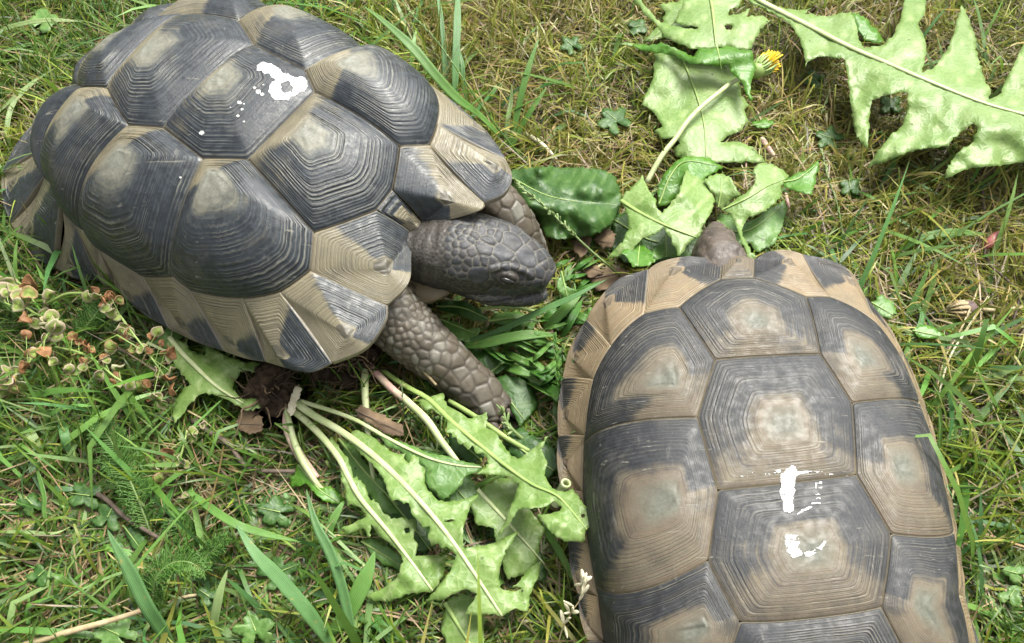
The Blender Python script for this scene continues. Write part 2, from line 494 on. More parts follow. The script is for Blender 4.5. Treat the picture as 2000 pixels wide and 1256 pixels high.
def build_shell(sh, root, J, mids, areo, mat, bulge, t0, amp, nring, seed, hi, mlo=.12, peak=2.4, tw=.2, mr=(2, 8), floor=0.0, rimmat=None, flo=.12):
    """J[side][name] = junction (local). Builds carapace > scute"""
    # under-shell that the scutes sit on
    th = np.linspace(0, 2 * np.pi, 96, endpoint=False)
    ps = np.linspace(0.0, math.pi / 2 - .03, 26)
    dirs = np.stack([np.cos(th)[None] * np.cos(ps)[:, None] * sh.a, np.sin(th)[None] * np.cos(ps)[:, None] * sh.b, np.sin(ps)[:, None] * sh.H * np.ones((1, 96))], -1)
    G = sh.star(sh.c0 + dirs); G = sh.c0 + (G - sh.c0) * .95
    lowz = sh.rimz(G[..., 0]) + .5                      # nothing of it hangs below the marginal scutes
    kk = np.clip((lowz - G[..., 2]) / 3.0, 0, 1)
    G[..., 0] *= 1 - .12 * kk; G[..., 1] *= 1 - .12 * kk; G[..., 2] = np.maximum(G[..., 2], lowz)
    n = len(ps); V = np.vstack([G.reshape(-1, 3), [G[-1].mean(0)], [[0, 0, sh.z0 + .8]]])
    i = np.arange(96); j = (i + 1) % 96
    car = obj('carapace', sh.wor(V), [grid_faces(n, 96), np.stack([(n - 1) * 96 + i, (n - 1) * 96 + j, np.full(96, n * 96)], 1), np.stack([j, i, np.full(96, n * 96 + 1)], 1)], M['seam'], root)
    def seam(*names):
        """points along a chain of (side,name) junctions, on the dome"""
        out = []
        pts = [J[s][n_] for s, n_ in names]
        for p, q in zip(pts[:-1], pts[1:]):
            u = np.linspace(0, 1, 14)[:-1, None]
            out.append(sh.star(p + (q - p) * u))
        out.append(sh.star(pts[-1][None]))
        return np.vstack(out)
    def poly(names):
        return seam(*(names + names[:1]))[:-1]
    scutes = {}
    sd = [seed]
    def nxt(): sd[0] += 1; return sd[0]
    R, L = 'R', 'L'
    V_ = [('V1', ['a1', 'b1', 'v12']), ('V2', ['v12', 'c12', 'v23']), ('V3', ['v23', 'c23', 'v34']), ('V4', ['v34', 'c34', 'v45']), ('V5', ['v45', 'v5m'])]
    for name, js in V_:
        names = [(R, q) for q in js] + [(L, q) for q in js[::-1]]
        loop = poly(names)
        c = areo.get(name); c = sh.star(loop.mean(0)[None])[0] if c is None else c
        vis = name in hi
        scutes[name] = build_scute(sh, car, loop, c, mat, True, None, pig_vertebral(floor), bulge, nring, 104 if vis else 24, 124 if vis else 48, t0, amp, nxt(), peak, tw)
    C_ = [('C1', ['b1', 't1', 't2', 't3', 't4', 'm12', 'c12', 'v12']), ('C2', ['m12', 't5', 't6', 'm23', 'c23', 'v23', 'c12']),
          ('C3', ['m23', 't7', 't8', 'm34', 'c34', 'v34', 'c23']), ('C4', ['m34', 't9', 't10', 'v5m', 'v45', 'c34'])]
    for s, sg in ((R, -1), (L, 1)):
        for name, js in C_:
            names = [(s, q) for q in js]
            if sg > 0: names = names[::-1]
            loop = poly(names)
            c = areo.get(name + s); c = sh.star(loop.mean(0)[None])[0] if c is None else c
            vis = name + s in hi
            scutes[name + s] = build_scute(sh, car, loop, c, mat, True, None, pig_costal(sg, floor), bulge * 1.1, nring, 104 if vis else 24, 124 if vis else 48, t0, amp, nxt(), peak, tw)
        tops = [['a1', 'b1', 't1'], ['t1', 't2'], ['t2', 't3'], ['t3', 't4'], ['t4', 'm12', 't5'], ['t5', 't6'], ['t6', 'm23', 't7'], ['t7', 't8'], ['t8', 'm34', 't9'], ['t9', 't10'], ['t10', 'v5m']]
        for k, tp in enumerate(tops):
            r0, r1 = J[s]['r%d' % k], J[s]['r%d' % (k + 1)]
            top = seam(*[(s, q) for q in tp])
            def side(p, q):
                u = np.linspace(0, 1, 16)[1:-1, None]
                o = p + (q - p) * u
                hz = norm((q - p) * np.array([1, 1, 0]))
                return o - hz * (.28 * np.sin(np.pi * u)) - np.array([0, 0, .15]) * np.sin(np.pi * u)
            rm = [r1] + [np.asarray(m) for m in mids[s].get(k, [])][::-1] + [r0]
            if len(rm) == 2:
                mid = (r0 + r1) / 2; rm = [r1, mid + norm(mid * np.array([1, 1, 0])) * .12, r0]
            rimc = smooth_line(rm, 22)
            loop = np.vstack([top, side(top[-1], r1), rimc, side(r0, top[0])])
            tm = top[len(top) // 2]; along = norm(r0 - r1)
            rc = rimc[len(rimc) // 2]
            c = (rc * .80 + tm * .20) - along * np.linalg.norm(r0 - r1) * .14
            nr = norm(np.cross(r0 - r1, tm - rc)); nr = nr if nr[2] > 0 else -nr
            hz_ = norm((rc - tm) * np.array([1, 1, 0])); c = c - hz_ * .17 - np.array([0, 0, .09]) + nr * .05
            if sg > 0: loop = loop[::-1]
            vis = 'M%d%s' % (k + 1, s) in hi
            scutes['M%d%s' % (k + 1, s)] = build_scute(sh, car, loop, c, rimmat or mat, False, nr, pig_marginal(along, mlo if mr[0] <= k <= mr[1] else flo), bulge * .16, max(6, nring - 3), 56 if vis else 16, 110 if vis else 40, .12, amp * .9, nxt(), 1.6)
    # nuchal and supracaudal
    for name, tp, rr in (('nuchal', [(L, 'a1'), (R, 'a1')], ('r0', )), ('supracaudal', [(R, 'v5m'), (L, 'v5m')], ('r11', ))):
        top = seam(*tp)
        p, q = J[tp[1][0]][rr[0]], J[tp[0][0]][rr[0]]
        rimc = smooth_line([p, (p + q) / 2 + norm(((p + q) / 2) * np.array([1, 1, 0])) * .25, q], 16)
        lerp = lambda a_, b_: a_ + (b_ - a_) * np.linspace(0, 1, 12)[1:-1, None]
        loop = np.vstack([top, lerp(top[-1], p), rimc, lerp(q, top[0])])
        nr = norm(np.cross(p - q, top.mean(0) - rimc.mean(0))); nr = nr if nr[2] > 0 else -nr
        scutes[name] = build_scute(sh, car, loop, rimc.mean(0) * .7 + top.mean(0) * .3 + nr * .1, mat, False, nr, pig_marginal(np.array([0, 0, 1.0])), .12, 6, 40, 90, .45, amp * .8, nxt())
    return car, scutes

def mirror(p): return np.asarray(p) * np.array([1, -1, 1])

def complete(J):
    """what one flank does not show is as on the other flank"""
    for a, b in (('R', 'L'), ('L', 'R')):
        for k, v in J[a].items():
            if k not in J[b]: J[b][k] = mirror(v)

# ---- tortoise by the dandelion roots (slate shell)
SA = Shell(13.5, 12.8, 2.15, 9.193, 7.455, 3.063, .041, .763, 1.853, 3.145, .205, 1.091, 1.446, -15.629, 34.679, -33.382, 6.884, 3.249)
hA = lambda d: {k: SA.hit(*p) for k, p in d.items()}
rA = lambda d: {k: SA.rim(*p) for k, p in d.items()}
JA = {'R': hA(dict(a1=(735, 410), b1=(613, 454), v12=(485, 312), c12=(396, 310), v23=(319, 250), c23=(252, 245), v34=(209, 172), c34=(163, 172),
                   t1=(606, 528), t2=(546, 570), t3=(473, 583), t4=(371, 568), m12=(336, 541), t5=(280, 541), t6=(193, 487), m23=(172, 458), t7=(147, 440), t8=(121, 379))),
      'L': hA(dict(a1=(766, 371), b1=(780, 286), v12=(615, 180), c12=(596, 137), v23=(497, 88), c23=(466, 40), v34=(368, 28), t1=(838, 284), t2=(854, 242)))}
JA['R'].update(rA(dict(r0=(808, 460), r1=(757, 596), r2=(649, 709), r3=(520, 708), r4=(438, 687), r5=(330, 643), r6=(224, 562), r7=(196, 549), r8=(108, 524), r9=(20, 437), r10=(2, 338))))
JA['R']['r11'] = np.array([-14.9, -2.6, SA.rimz(-14.9)])
JA['L'].update(rA(dict(r0=(828, 438), r1=(945, 396), r2=(988, 310), r3=(938, 246), r4=(858, 182))))
def lowdome(S, x, y, z): return S.star(np.array([[x, y, z]]))[0]
for q, v in dict(v45=(-10.3, -2.2, 8.3), m34=(-8.0, -8.2, 6.6), t9=(-9.4, -7.6, 6.0), t10=(-11.6, -5.2, 5.8), v5m=(-12.4, -2.2, 5.6)).items():
    JA['R'][q] = lowdome(SA, *v)
complete(JA)
midA = {'R': {0: [SA.rim(804, 500), SA.rim(799, 552)], 1: [SA.rim(752, 628), SA.rim(714, 680)], 2: [SA.rim(600, 728)], 3: [SA.rim(480, 701)], 4: [SA.rim(388, 670)], 5: [SA.rim(280, 612)], 7: [SA.rim(150, 546)], 8: [SA.rim(62, 500)], 9: [SA.rim(4, 395)], 10: [np.array([-14.9, -5.4, SA.rimz(-14.9)])]},
        'L': {0: [SA.rim(872, 431), SA.rim(936, 412)], 1: [SA.rim(985, 378), SA.rim(1001, 345)]}}
for k, v in midA['R'].items():
    if k not in midA['L'] and k > 3: midA['L'][k] = [mirror(p) for p in v]
arA = hA(dict(V1=(600, 275), V2=(434, 172), V3=(305, 118), C1R=(430, 352), C2R=(258, 312), C3R=(182, 222), C1L=(675, 150), C2L=(552, 50)))
tortA = empty('tortoise', (SA.T[0], SA.T[1], 0))
tag(tortA, 'tortoise with slate grey domed shell, head stretched out, white blotch painted on shell top', 'tortoise', 'tortoises feeding on the grass')
hiA = ['V1', 'V2', 'V3', 'V4', 'C1R', 'C2R', 'C3R', 'C4R', 'C1L', 'C2L', 'C3L'] + ['M%dR' % i for i in range(1, 12)] + ['M1L', 'M2L', 'M3L', 'M4L']
carA, scA = build_shell(SA, tortA, JA, midA, arA, M['scuteA'], .82, .02, .060, 22, 100, hiA, .70, 2.4, .42, (3, 6))

# ---- tortoise seen from above (amber shell)
SB = Shell(10.627, 14.0, 2.6, 8.449, 4.981, 2.44, -.025, .68, 2.147, 2.773, .062, 1.243, 2.2, 11.711, 14.665, 89.744, 2.011, -1.601)
hB = lambda d: {k: SB.hit(*p) for k, p in d.items()}
rB = lambda d: {k: SB.rim(*p) for k, p in d.items()}
JB = {'L': hB(dict(a1=(1408, 545), b1=(1326, 600), v12=(1396, 702), c12=(1362, 815), v23=(1402, 957), c23=(1382, 1095), v34=(1445, 1215),
                   t1=(1258, 612), t2=(1193, 675), t3=(1158, 740), t4=(1143, 850), m12=(1140, 866), t5=(1138, 960), t6=(1148, 1060), m23=(1163, 1145), t7=(1168, 1165), t8=(1178, 1250))),
      'R': hB(dict(a1=(1472, 542), b1=(1574, 579), v12=(1602, 692), c12=(1664, 787), v23=(1672, 927), c23=(1740, 1042), v34=(1721, 1185),
                   t1=(1622, 580), t2=(1715, 634), t3=(1765, 708), t4=(1792, 775), m12=(1796, 787), t5=(1824, 870), t6=(1847, 960), m23=(1863, 1040), t7=(1866, 1062), t8=(1872, 1160)))}
JB['L'].update(rB(dict(r0=(1412, 507), r1=(1267, 524), r2=(1145, 623), r3=(1098, 739), r4=(1089, 852), r5=(1095, 955), r6=(1109, 1055), r7=(1128, 1160), r8=(1146, 1250))))
JB['R'].update(rB(dict(r0=(1474, 505), r1=(1567, 495), r2=(1690, 578), r3=(1762, 684), r4=(1806, 790), r5=(1834, 890), r6=(1857, 985), r7=(1873, 1080), r8=(1885, 1175))))
for q, v in dict(c34=(-9.0, 3.6, 6.2), v45=(-11.4, 2.4, 5.4), m34=(-9.6, 7.2, 3.6), t9=(-10.6, 6.2, 3.5), t10=(-12.2, 3.9, 3.4), v5m=(-12.9, 1.8, 3.4)).items():
    JB['L'][q] = lowdome(SB, *v)
for q, (x, y) in dict(r9=(-11.4, 8.2), r10=(-13.6, 5.4), r11=(-14.6, 2.0)).items():
    JB['L'][q] = np.array([x, y, SB.rimz(x)])
complete(JB)
midB = {'L': {0: [SB.rim(1345, 500), SB.rim(1292, 510)], 1: [SB.rim(1205, 546), SB.rim(1163, 592)], 2: [SB.rim(1112, 680)]},
        'R': {0: [SB.rim(1500, 491), SB.rim(1535, 487)], 1: [SB.rim(1620, 507), SB.rim(1662, 530)], 2: [SB.rim(1735, 635)]}}
arB = hB(dict(V1=(1478, 640), V2=(1530, 838), V3=(1580, 1075), C1L=(1315, 752), C2L=(1315, 978), C3L=(1375, 1222), C1R=(1676, 711), C2R=(1745, 920), C3R=(1786, 1180)))
tortB = empty('tortoise', (SB.T[0], SB.T[1], 0))
tag(tortB, 'tortoise with flat amber brown shell, head drawn in, white stripes painted along its back', 'tortoise', 'tortoises feeding on the grass')
hiB = ['V1', 'V2', 'V3', 'V4', 'C1R', 'C2R', 'C3R', 'C1L', 'C2L', 'C3L'] + ['M%d%s' % (i, s) for i in range(1, 9) for s in 'LR']
carB, scB = build_shell(SB, tortB, JB, midB, arB, M['scuteB'], .30, .22, .034, 22, 300, hiB, .72, 2.6, .34, (2, 8), .42, M['rimB'], .38)

# ---------------------------------------------------------------- paint on the shells
def bvh_of(objs):
    V = []; F = []; off = 0
    for o in objs:
        me = o.data; n = len(me.vertices); co = np.empty(n * 3, np.float32); me.vertices.foreach_get("co", co)
        V.append(co.reshape(-1, 3) / SC + ORI[o.name])
        q = np.empty(len(me.loops), np.int32); me.loops.foreach_get("vertex_index", q)
        st = np.empty(len(me.polygons), np.int32); me.polygons.foreach_get("loop_start", st)
        tt_ = np.empty(len(me.polygons), np.int32); me.polygons.foreach_get("loop_total", tt_)
        for a, b in zip(st, tt_): F.append(tuple((q[a:a + b] + off).tolist()))
        off += n
    return BVHTree.FromPolygons([tuple(v) for v in np.vstack(V)], F)

def in_poly(P, poly):
    x, y = P[:, 0], P[:, 1]; r = np.zeros(len(P), bool); n = len(poly)
    for i in range(n):
        x1, y1 = poly[i]; x2, y2 = poly[(i + 1) % n]
        c = ((y1 > y) != (y2 > y)) & (x < (x2 - x1) * (y - y1) / (y2 - y1 + 1e-12) + x1)
        r ^= c
    return r

def paint(parent, bvh, polys, label, holes=(), step=1.6, rough=4.0, wear=.0, seed=1.0):
    P = np.vstack([np.asarray(p, float) for p in polys])
    x0, y0 = P.min(0) - 6; x1, y1 = P.max(0) + 6
    xs = np.arange(x0, x1, step); ys = np.arange(y0, y1, step)
    X, Y = np.meshgrid(xs, ys); Q = np.stack([X.ravel(), Y.ravel()], 1)
    nz = fnoise(np.hstack([Q, np.zeros((len(Q), 1))]), .13, seed); nz2 = fnoise(np.hstack([Q, np.ones((len(Q), 1))]), .4, seed)
    W = Q + np.stack([nz * rough + nz2 * rough * .6, np.roll(nz, 77) * rough], 1)
    m = np.zeros(len(Q), bool)
    for p in polys: m |= in_poly(W, p)
    for h in holes: m &= ~in_poly(W, h)
    if wear: m &= (fnoise(np.hstack([Q * [[.05, .30]], np.zeros((len(Q), 1))]), 1.0, seed + 9) + nz2 * .5) > wear
    H, W_ = X.shape
    m = m.reshape(H, W_)
    idx = -np.ones((H, W_), int); V = []
    for i in range(H):
        for j in range(W_):
            if m[i, j]:
                d = Vector(rayd(xs[j], ys[i])).normalized()
                r = bvh.ray_cast(Vector(CO), d)
                if r[0] is not None:
                    idx[i, j] = len(V); V.append(np.array(r[0]) + np.array(r[1] if r[1].dot(d) < 0 else -r[1]) * .022)
    F = []
    for i in range(H - 1):
        for j in range(W_ - 1):
            q = (idx[i, j], idx[i + 1, j], idx[i + 1, j + 1], idx[i, j + 1])
            if min(q) >= 0: F.append(q)
    o = obj('paint_mark', np.array(V), [np.array(F)], M['paint'], parent)
    if label: o['label'] = label
    return o

def disc(cx, cy, r, n=12, ey=.8): return [(cx + r * math.cos(a), cy + ey * r * math.sin(a)) for a in np.linspace(0, 6.283, n, endpoint=False)]
cr1 = lambda L: [(x * .3504, y * .3504) for x, y in L]
bA = bvh_of([scA[k] for k in ('V2', 'C2R')])
paint(tortA, bA, [cr1([(1432, 360), (1470, 350), (1540, 365), (1575, 400), (1640, 425), (1690, 425), (1712, 455), (1718, 490), (1690, 515), (1645, 535), (1610, 565), (1560, 555), (1530, 560), (1500, 520), (1505, 470), (1528, 440), (1490, 415), (1440, 400)])],
      'white paint blotch shaped like a loop', holes=[cr1([(1568, 465), (1600, 452), (1632, 475), (1622, 510), (1590, 522), (1572, 500)])], wear=-.95)
for x, y, r in ((1420, 490, 4), (1440, 512, 6), (1462, 526, 5), (1470, 475, 2.5), (1335, 572, 5), (1360, 580, 3), (1350, 611, 4), (1326, 646, 4), (1362, 680, 3), (1125, 740, 6), (1006, 990, 3.5), (1285, 600, 2.4)):
    paint(tortA, bA, [disc(x * .3504, y * .3504, r)], None, rough=1.0, step=1.2)
cr7 = lambda L: [(1000 + x * .5, 800 + y * .5) for x, y in L]
bB = bvh_of([scB[k] for k in ('V2', 'V3')])
paint(tortB, bB, [cr7([(1068, 232), (1085, 222), (1112, 220), (1116, 240), (1165, 238), (1160, 252), (1112, 260), (1106, 300), (1100, 402), (1062, 402), (1048, 330), (1052, 255)])], 'thick white paint stroke with a short arm', wear=-.9)
paint(tortB, bB, [cr7([(1184, 284), (1208, 282), (1214, 310), (1204, 338), (1186, 338)]), cr7([(1110, 405), (1150, 380), (1195, 340), (1206, 352), (1160, 392), (1112, 416)]), disc(1595, 902, 3), cr7([(1196, 340), (1206, 338), (1204, 372), (1190, 375)])], 'worn white paint stroke', wear=-.22, rough=2)
paint(tortB, bB, [cr7([(850, 268), (930, 246), (1048, 232), (1050, 258), (940, 272), (870, 290)]), cr7([(1120, 240), (1200, 240), (1330, 258), (1200, 262)])], 'faint white paint smear', wear=.22, rough=2, step=1.3)
paint(tortB, bB, [cr7([(1066, 490), (1088, 474), (1114, 478), (1126, 510), (1118, 540), (1140, 566), (1104, 584), (1072, 556), (1062, 515)]), cr7([(1140, 560), (1180, 545), (1205, 525), (1236, 503), (1222, 535), (1195, 560), (1150, 586)])], 'curved white paint stroke', wear=-.32, rough=2.5)
# ---------------------------------------------------------------- tortoise bodies: one skin each
def loft(st, k=28, n=40, pw=2.3):
    """closed tube through stations (point, half width, half height); sections stand on the path"""
    st = [(np.asarray(p, float), w, h) for p, w, h in st]
    P = smooth_line([s[0] for s in st], n)
    L = np.concatenate([[0], np.cumsum(np.linalg.norm(np.diff([s[0] for s in st], axis=0), axis=1))]); L /= L[-1]
    u = np.linspace(0, 1, n)
    W = np.interp(u, L, [s[1] for s in st]); H = np.interp(u, L, [s[2] for s in st])
    for A_ in (W, H):
        A_[1:-1] = (A_[:-2] + 2 * A_[1:-1] + A_[2:]) / 4
    T = norm(np.gradient(P, axis=0)); S = norm(np.cross(T, [0, 0, 1.0])); U = np.cross(S, T)
    a = np.linspace(0, 2 * np.pi, k, endpoint=False)
    ca = np.sign(np.cos(a)) * np.abs(np.cos(a)) ** (2 / pw); sa = np.sign(np.sin(a)) * np.abs(np.sin(a)) ** (2 / pw)
    V = P[:, None] + ca[None, :, None] * S[:, None] * W[:, None, None] + sa[None, :, None] * U[:, None] * H[:, None, None]
    V = np.vstack([V.reshape(-1, 3), P[:1], P[-1:]])
    i = np.arange(k); j = (i + 1) % k
    return V, [grid_faces(n, k), np.stack([np.full(k, n * k), j, i], 1), np.stack([np.full(k, n * k + 1), (n - 1) * k + i, (n - 1) * k + j], 1)]

def ellipsoid(c, ax, n=16, m=10):
    """ax: three axis vectors"""
    th = np.linspace(0, 2 * np.pi, n, endpoint=False); ph = np.linspace(-np.pi / 2, np.pi / 2, m)
    ax = np.asarray(ax, float)
    U = np.stack([np.cos(ph)[:, None] * np.cos(th), np.cos(ph)[:, None] * np.sin(th), np.sin(ph)[:, None] * np.ones(n)], -1)
    return (U @ ax + c).reshape(-1, 3), [grid_faces(m, n)]

def remesh(parts, voxel, smooth_it=4):
    V, F = join(parts)
    me = mesh_np('tmp', V / SC, F)
    o = bpy.data.objects.new('tmp', me); col.objects.link(o)
    m = o.modifiers.new('r', 'REMESH'); m.mode = 'VOXEL'; m.voxel_size = voxel
    m2 = o.modifiers.new('s', 'SMOOTH'); m2.factor = .5; m2.iterations = smooth_it
    dg = bpy.context.evaluated_depsgraph_get(); ev = o.evaluated_get(dg); em = ev.to_mesh()
    n = len(em.vertices); co = np.empty(n * 3, np.float32); em.vertices.foreach_get('co', co)
    nn = np.empty(n * 3, np.float32); em.vertex_normals.foreach_get('vector', nn)
    q = np.empty(len(em.loops), np.int32); em.loops.foreach_get('vertex_index', q)
    F = q.reshape(-1, 4).copy()
    ev.to_mesh_clear(); bpy.data.objects.remove(o); bpy.data.meshes.remove(me)
    return co.reshape(-1, 3).astype(float), nn.reshape(-1, 3).astype(float), F

from mathutils.kdtree import KDTree
def kd_of(P):
    k = KDTree(len(P))
    for i, p in enumerate(P): k.insert(p, i)
    k.balance(); return k

def scatter_seeds(V, spacing, rs, pre=(), skip=None, ncand=26000):
    """dart throwing over vertices, spacing per vertex; pre = list of (point, radius)"""
    order = rs.permutation(len(V))
    if skip is not None: order = order[~skip[order]]
    order = order[:ncand]; cell = float(spacing.min()); cell = max(cell, .08)
    grid = {}; out = []
    for p, r in pre: grid.setdefault(tuple((np.asarray(p) // .6).astype(int)), []).append((p, r)); out.append((p, r))
    for i in order:
        p = V[i]; r = spacing[i]; g = (p // .6).astype(int); ok = True
        for dx in (-1, 0, 1):
            for dy in (-1, 0, 1):
                for dz in (-1, 0, 1):
                    for q, rq in grid.get((g[0] + dx, g[1] + dy, g[2] + dz), ()):
                        d = p - q
                        if d @ d < (max(r, rq) if rq > r * 1.5 else r) ** 2: ok = False; break
                    if not ok: break
                if not ok: break
            if not ok: break
        if ok: grid.setdefault(tuple(g), []).append((p, r)); out.append((p, r))
    return out

def scale_cells(V, seeds):
    kd = kd_of([s[0] for s in seeds])
    e = np.empty(len(V)); idx = np.empty(len(V), int); f1 = np.empty(len(V))
    wts = np.array([s[1] for s in seeds]) * .42
    for i, p in enumerate(V):
        r = kd.find_n(p, 5)
        d = sorted((q[2] - wts[q[1]], q[1]) for q in r)
        e[i] = (d[1][0] - d[0][0]) * .5; idx[i] = d[0][1]; f1[i] = d[0][0]
    return e, idx, f1

def polydist(V, P):
    P = np.asarray(P); best = np.full(len(V), 1e9)
    for a, b in zip(P[:-1], P[1:]):
        ab = b - a; t = np.clip(((V - a) @ ab) / (ab @ ab), 0, 1)
        best = np.minimum(best, np.linalg.norm(V - a - t[:, None] * ab, axis=1))
    return best

# --- the slate tortoise: head, neck and forelegs
S = lambda px, py, z, w, h: (at(px, py, z), w, h)
headA = [S(640, 395, 5.6, 1.6, 1.5), S(740, 448, 5.4, 1.5, 1.4), S(810, 480, 5.5, 1.62, 1.5), S(848, 492, 5.65, 1.85, 1.68), S(902, 494, 5.7, 2.15, 1.88), S(948, 500, 5.5, 2.12, 1.85), S(992, 513, 5.2, 1.9, 1.68), S(1030, 528, 4.85, 1.5, 1.45), S(1056, 540, 4.55, 1.12, 1.2), S(1070, 548, 4.4, .7, .85)]
legAr = [S(640, 520, 4.6, 1.9, 1.9), S(720, 575, 4.4, 1.85, 1.8), S(780, 632, 3.6, 1.58, 1.58), S(840, 684, 2.8, 1.4, 1.4), S(890, 728, 1.9, 1.25, 1.2), S(935, 768, 1.2, 1.2, 1.0), S(962, 792, .8, 1.12, .75), S(982, 808, .7, .7, .5)]
legAl = [S(850, 330, 5.3, 1.5, 1.5), S(915, 365, 4.8, 1.45, 1.5), S(972, 408, 4.0, 1.4, 1.4), S(1010, 455, 2.7, 1.3, 1.3), S(1030, 495, 1.4, 1.2, 1.05), S(1042, 518, .8, 1.0, .7)]
chestA = [(SA.wor(np.array([-9.0, 0, 4.0])), 5.6, 1.4), (SA.wor(np.array([0, 0, 4.2])), 5.6, 1.6), S(560, 420, 4.6, 4.0, 2.0), S(650, 460, 4.6, 4.0, 2.0), S(720, 480, 4.8, 3.0, 1.5)]
hd, hF = loft(headA, 32, 60, 2.35)
# hind legs stand under the shell
hind = lambda Sx, x, y: [(Sx.wor(np.array([x, y * .8, 3.4])), 1.6, 1.6), (Sx.wor(np.array([x - .6, y, 2.2])), 1.5, 1.5), (np.append(Sx.wor(np.array([x - 1.0, y * 1.02, 1.0]))[:2], 1.0), 1.3, 1.2), (np.append(Sx.wor(np.array([x - 1.0, y * 1.02, 1.0]))[:2] + .3, .35), 1.2, .5)]
eye0 = at(1000, 546, 5.0)
bvh0 = BVHTree.FromPolygons([tuple(v) for v in hd], [tuple(map(int, f)) for F_ in hF for f in F_])
def hitv(b, px, py):
    r = b.ray_cast(Vector(CO), Vector(rayd(px, py)).normalized()); return None if r[0] is None else (np.array(r[0]), np.array(r[1]))
eyep, eyen = hitv(bvh0, 990, 545)
if eyen @ (CO - eyep) < 0: eyen = -eyen
ax_f = norm(at(1082, 553, 4.3) - at(912, 502, 5.7)); ax_u = norm(np.cross(eyen, ax_f)); 
if ax_u[2] < 0: ax_u = -ax_u
partsA = [(hd, hF), loft(legAr), loft(legAl), loft(chestA)]
partsA.append(ellipsoid(eyep - eyen * .18 + ax_u * .05, [ax_f * .66, ax_u * .46, eyen * .42]))
for sgn, sag in ((1, .30), (-1, .20)):       # eyelids
    u = np.linspace(-1, 1, 9)[:, None]
    partsA.append(tube(eyep - eyen * .02 + ax_f * u * .58 + ax_u * (sgn * sag * (1 - u * u) + .02) + eyen * (.18 - .22 * u * u), .13))
brow = [hitv(bvh0, x, y)[0] for x, y in ((955, 528), (985, 521), (1018, 527), (1040, 540))]
partsA.append(tube(smooth_line(brow, 12), .17))
jaw = [hitv(bvh0, x, y) for x, y in ((1074, 562), (1050, 578), (1015, 585), (975, 588))]
jaw = [j[0] for j in jaw if j]
jl = [S(880, 535, 4.7, 1.0, .6), S(950, 556, 4.4, 1.15, .6), S(1010, 568, 4.0, 1.0, .55), S(1048, 572, 3.65, .7, .42), S(1066, 570, 3.55, .35, .25)]
partsA.append(loft(jl, 16, 20))
for sgn in (1, -1): partsA.append(loft(hind(SA, -8.6, 6.6 * sgn), 18, 20))
Vb, Nb, Fb = remesh(partsA, .068)

crH = lambda L: [(780 + x * .199, 380 + y * .199) for x, y in L]
plates = crH([(800, 240), (930, 235), (660, 265), (610, 320), (890, 300), (810, 355), (725, 400), (900, 372), (1030, 320), (640, 490), (620, 425), (710, 570), (545, 560), (618, 590), (545, 500), (490, 520), (830, 530), (1100, 450), (1010, 590), (1230, 420),
              (1260, 615), (1390, 610), (1170, 335), (930, 665), (820, 640), (758, 655), (680, 660), (570, 655), (1390, 765), (1290, 800), (945, 955), (1120, 965), (1230, 930), (480, 440), (475, 600), (525, 395), (500, 345), (560, 270), (720, 230), (1320, 500), (1130, 700), (1050, 700), (960, 400), (1430, 690), (1460, 800), (1350, 880)])
big = {16: .75, 17: .85, 18: .8, 20: .85, 21: .6, 30: .6, 31: .6, 10: .34, 12: .34, 13: .34, 14: .34, 15: .3, 33: .28, 34: .28, 35: .28, 36: .28}
bvhb = BVHTree.FromPolygons([tuple(v) for v in Vb], [tuple(map(int, f)) for f in Fb])
def head_far(V):                      # 0 on the head, grows over the neck and away
    a = at(872, 495, 5.7); return (V - a) @ ax_f
pre = []
for i, (x, y) in enumerate(plates):
    h = hitv(bvhb, x, y)
    if h: pre.append((h[0], big.get(i, .42)))
for x, y in crH([(600, 735), (690, 760), (770, 790), (850, 810), (810, 740)]):
    h = hitv(bvhb, x, y)
    if h and len(pre): tymp = pre.append((h[0], .85)) if (x, y) == crH([(770, 790)])[0] else None
npl = len(pre)
# mirror plates onto the hidden cheek is not needed: fine scales cover it
legd = np.minimum(polydist(Vb, [s[0] for s in legAr]), polydist(Vb, [s[0] for s in legAl]))
isleg = (legd < 2.15) & (polydist(Vb, [s[0] for s in headA]) > 2.0) & (Vb[:, 2] < 5.6)
along = np.clip(polydist(Vb, [legAr[1][0], legAr[1][0] + .01]) / 9.0, 0, 1)
spacing = np.where(isleg, (.20 + .44 * along) * (1 + .45 * fnoise(Vb, .9, 31.0)), .15 + .0 * along)
hf = head_far(Vb)
onhead = (hf > -.3) & (polydist(Vb, [s[0] for s in headA[3:]]) < 2.4) & ~isleg
topw = onhead & (hf > .1) & ((Nb[:, 2] > .25) | (hf > 5.2))
spacing = np.where(onhead, np.where(hf < .1, .17, np.where(topw, np.where(hf < 1.2, .30, .52), .2)), spacing)
seeds = scatter_seeds(Vb, spacing, np.random.default_rng(5), pre, SA.inside(SA.loc(Vb)) & (SA.loc(Vb)[:, 2] > 4.2) | (SA.loc(Vb)[:, 0] < 4))
e, idx, f1 = scale_cells(Vb, seeds)
rs = np.random.default_rng(11); cr = rs.uniform(0, 1, len(seeds)); rad = np.array([s[1] for s in seeds])
pl = (idx < npl) | (topw & (np.linalg.norm(Vb - eyep, axis=1) > .7))
wd = np.where(pl, .038, np.where(isleg, .06, .035))
raise_ = np.where(pl, .045, np.where(isleg, .055, .03)) * sstep(0, 1, np.clip(e / (wd * 2.2), 0, 1))
dome_ = np.where(isleg, .025 * np.clip(1 - (f1 + .42 * rad[idx]) / (rad[idx] + .05), 0, 1), 0)
mouth = [hitv(bvhb, x, y) for x, y in ((1083, 556), (1070, 565), (1050, 573), (1025, 578), (1000, 584), (970, 590), (945, 590))]
mouth = [m[0] for m in mouth if m]
md = polydist(Vb, mouth); mg = np.exp(-(md / .07) ** 2)
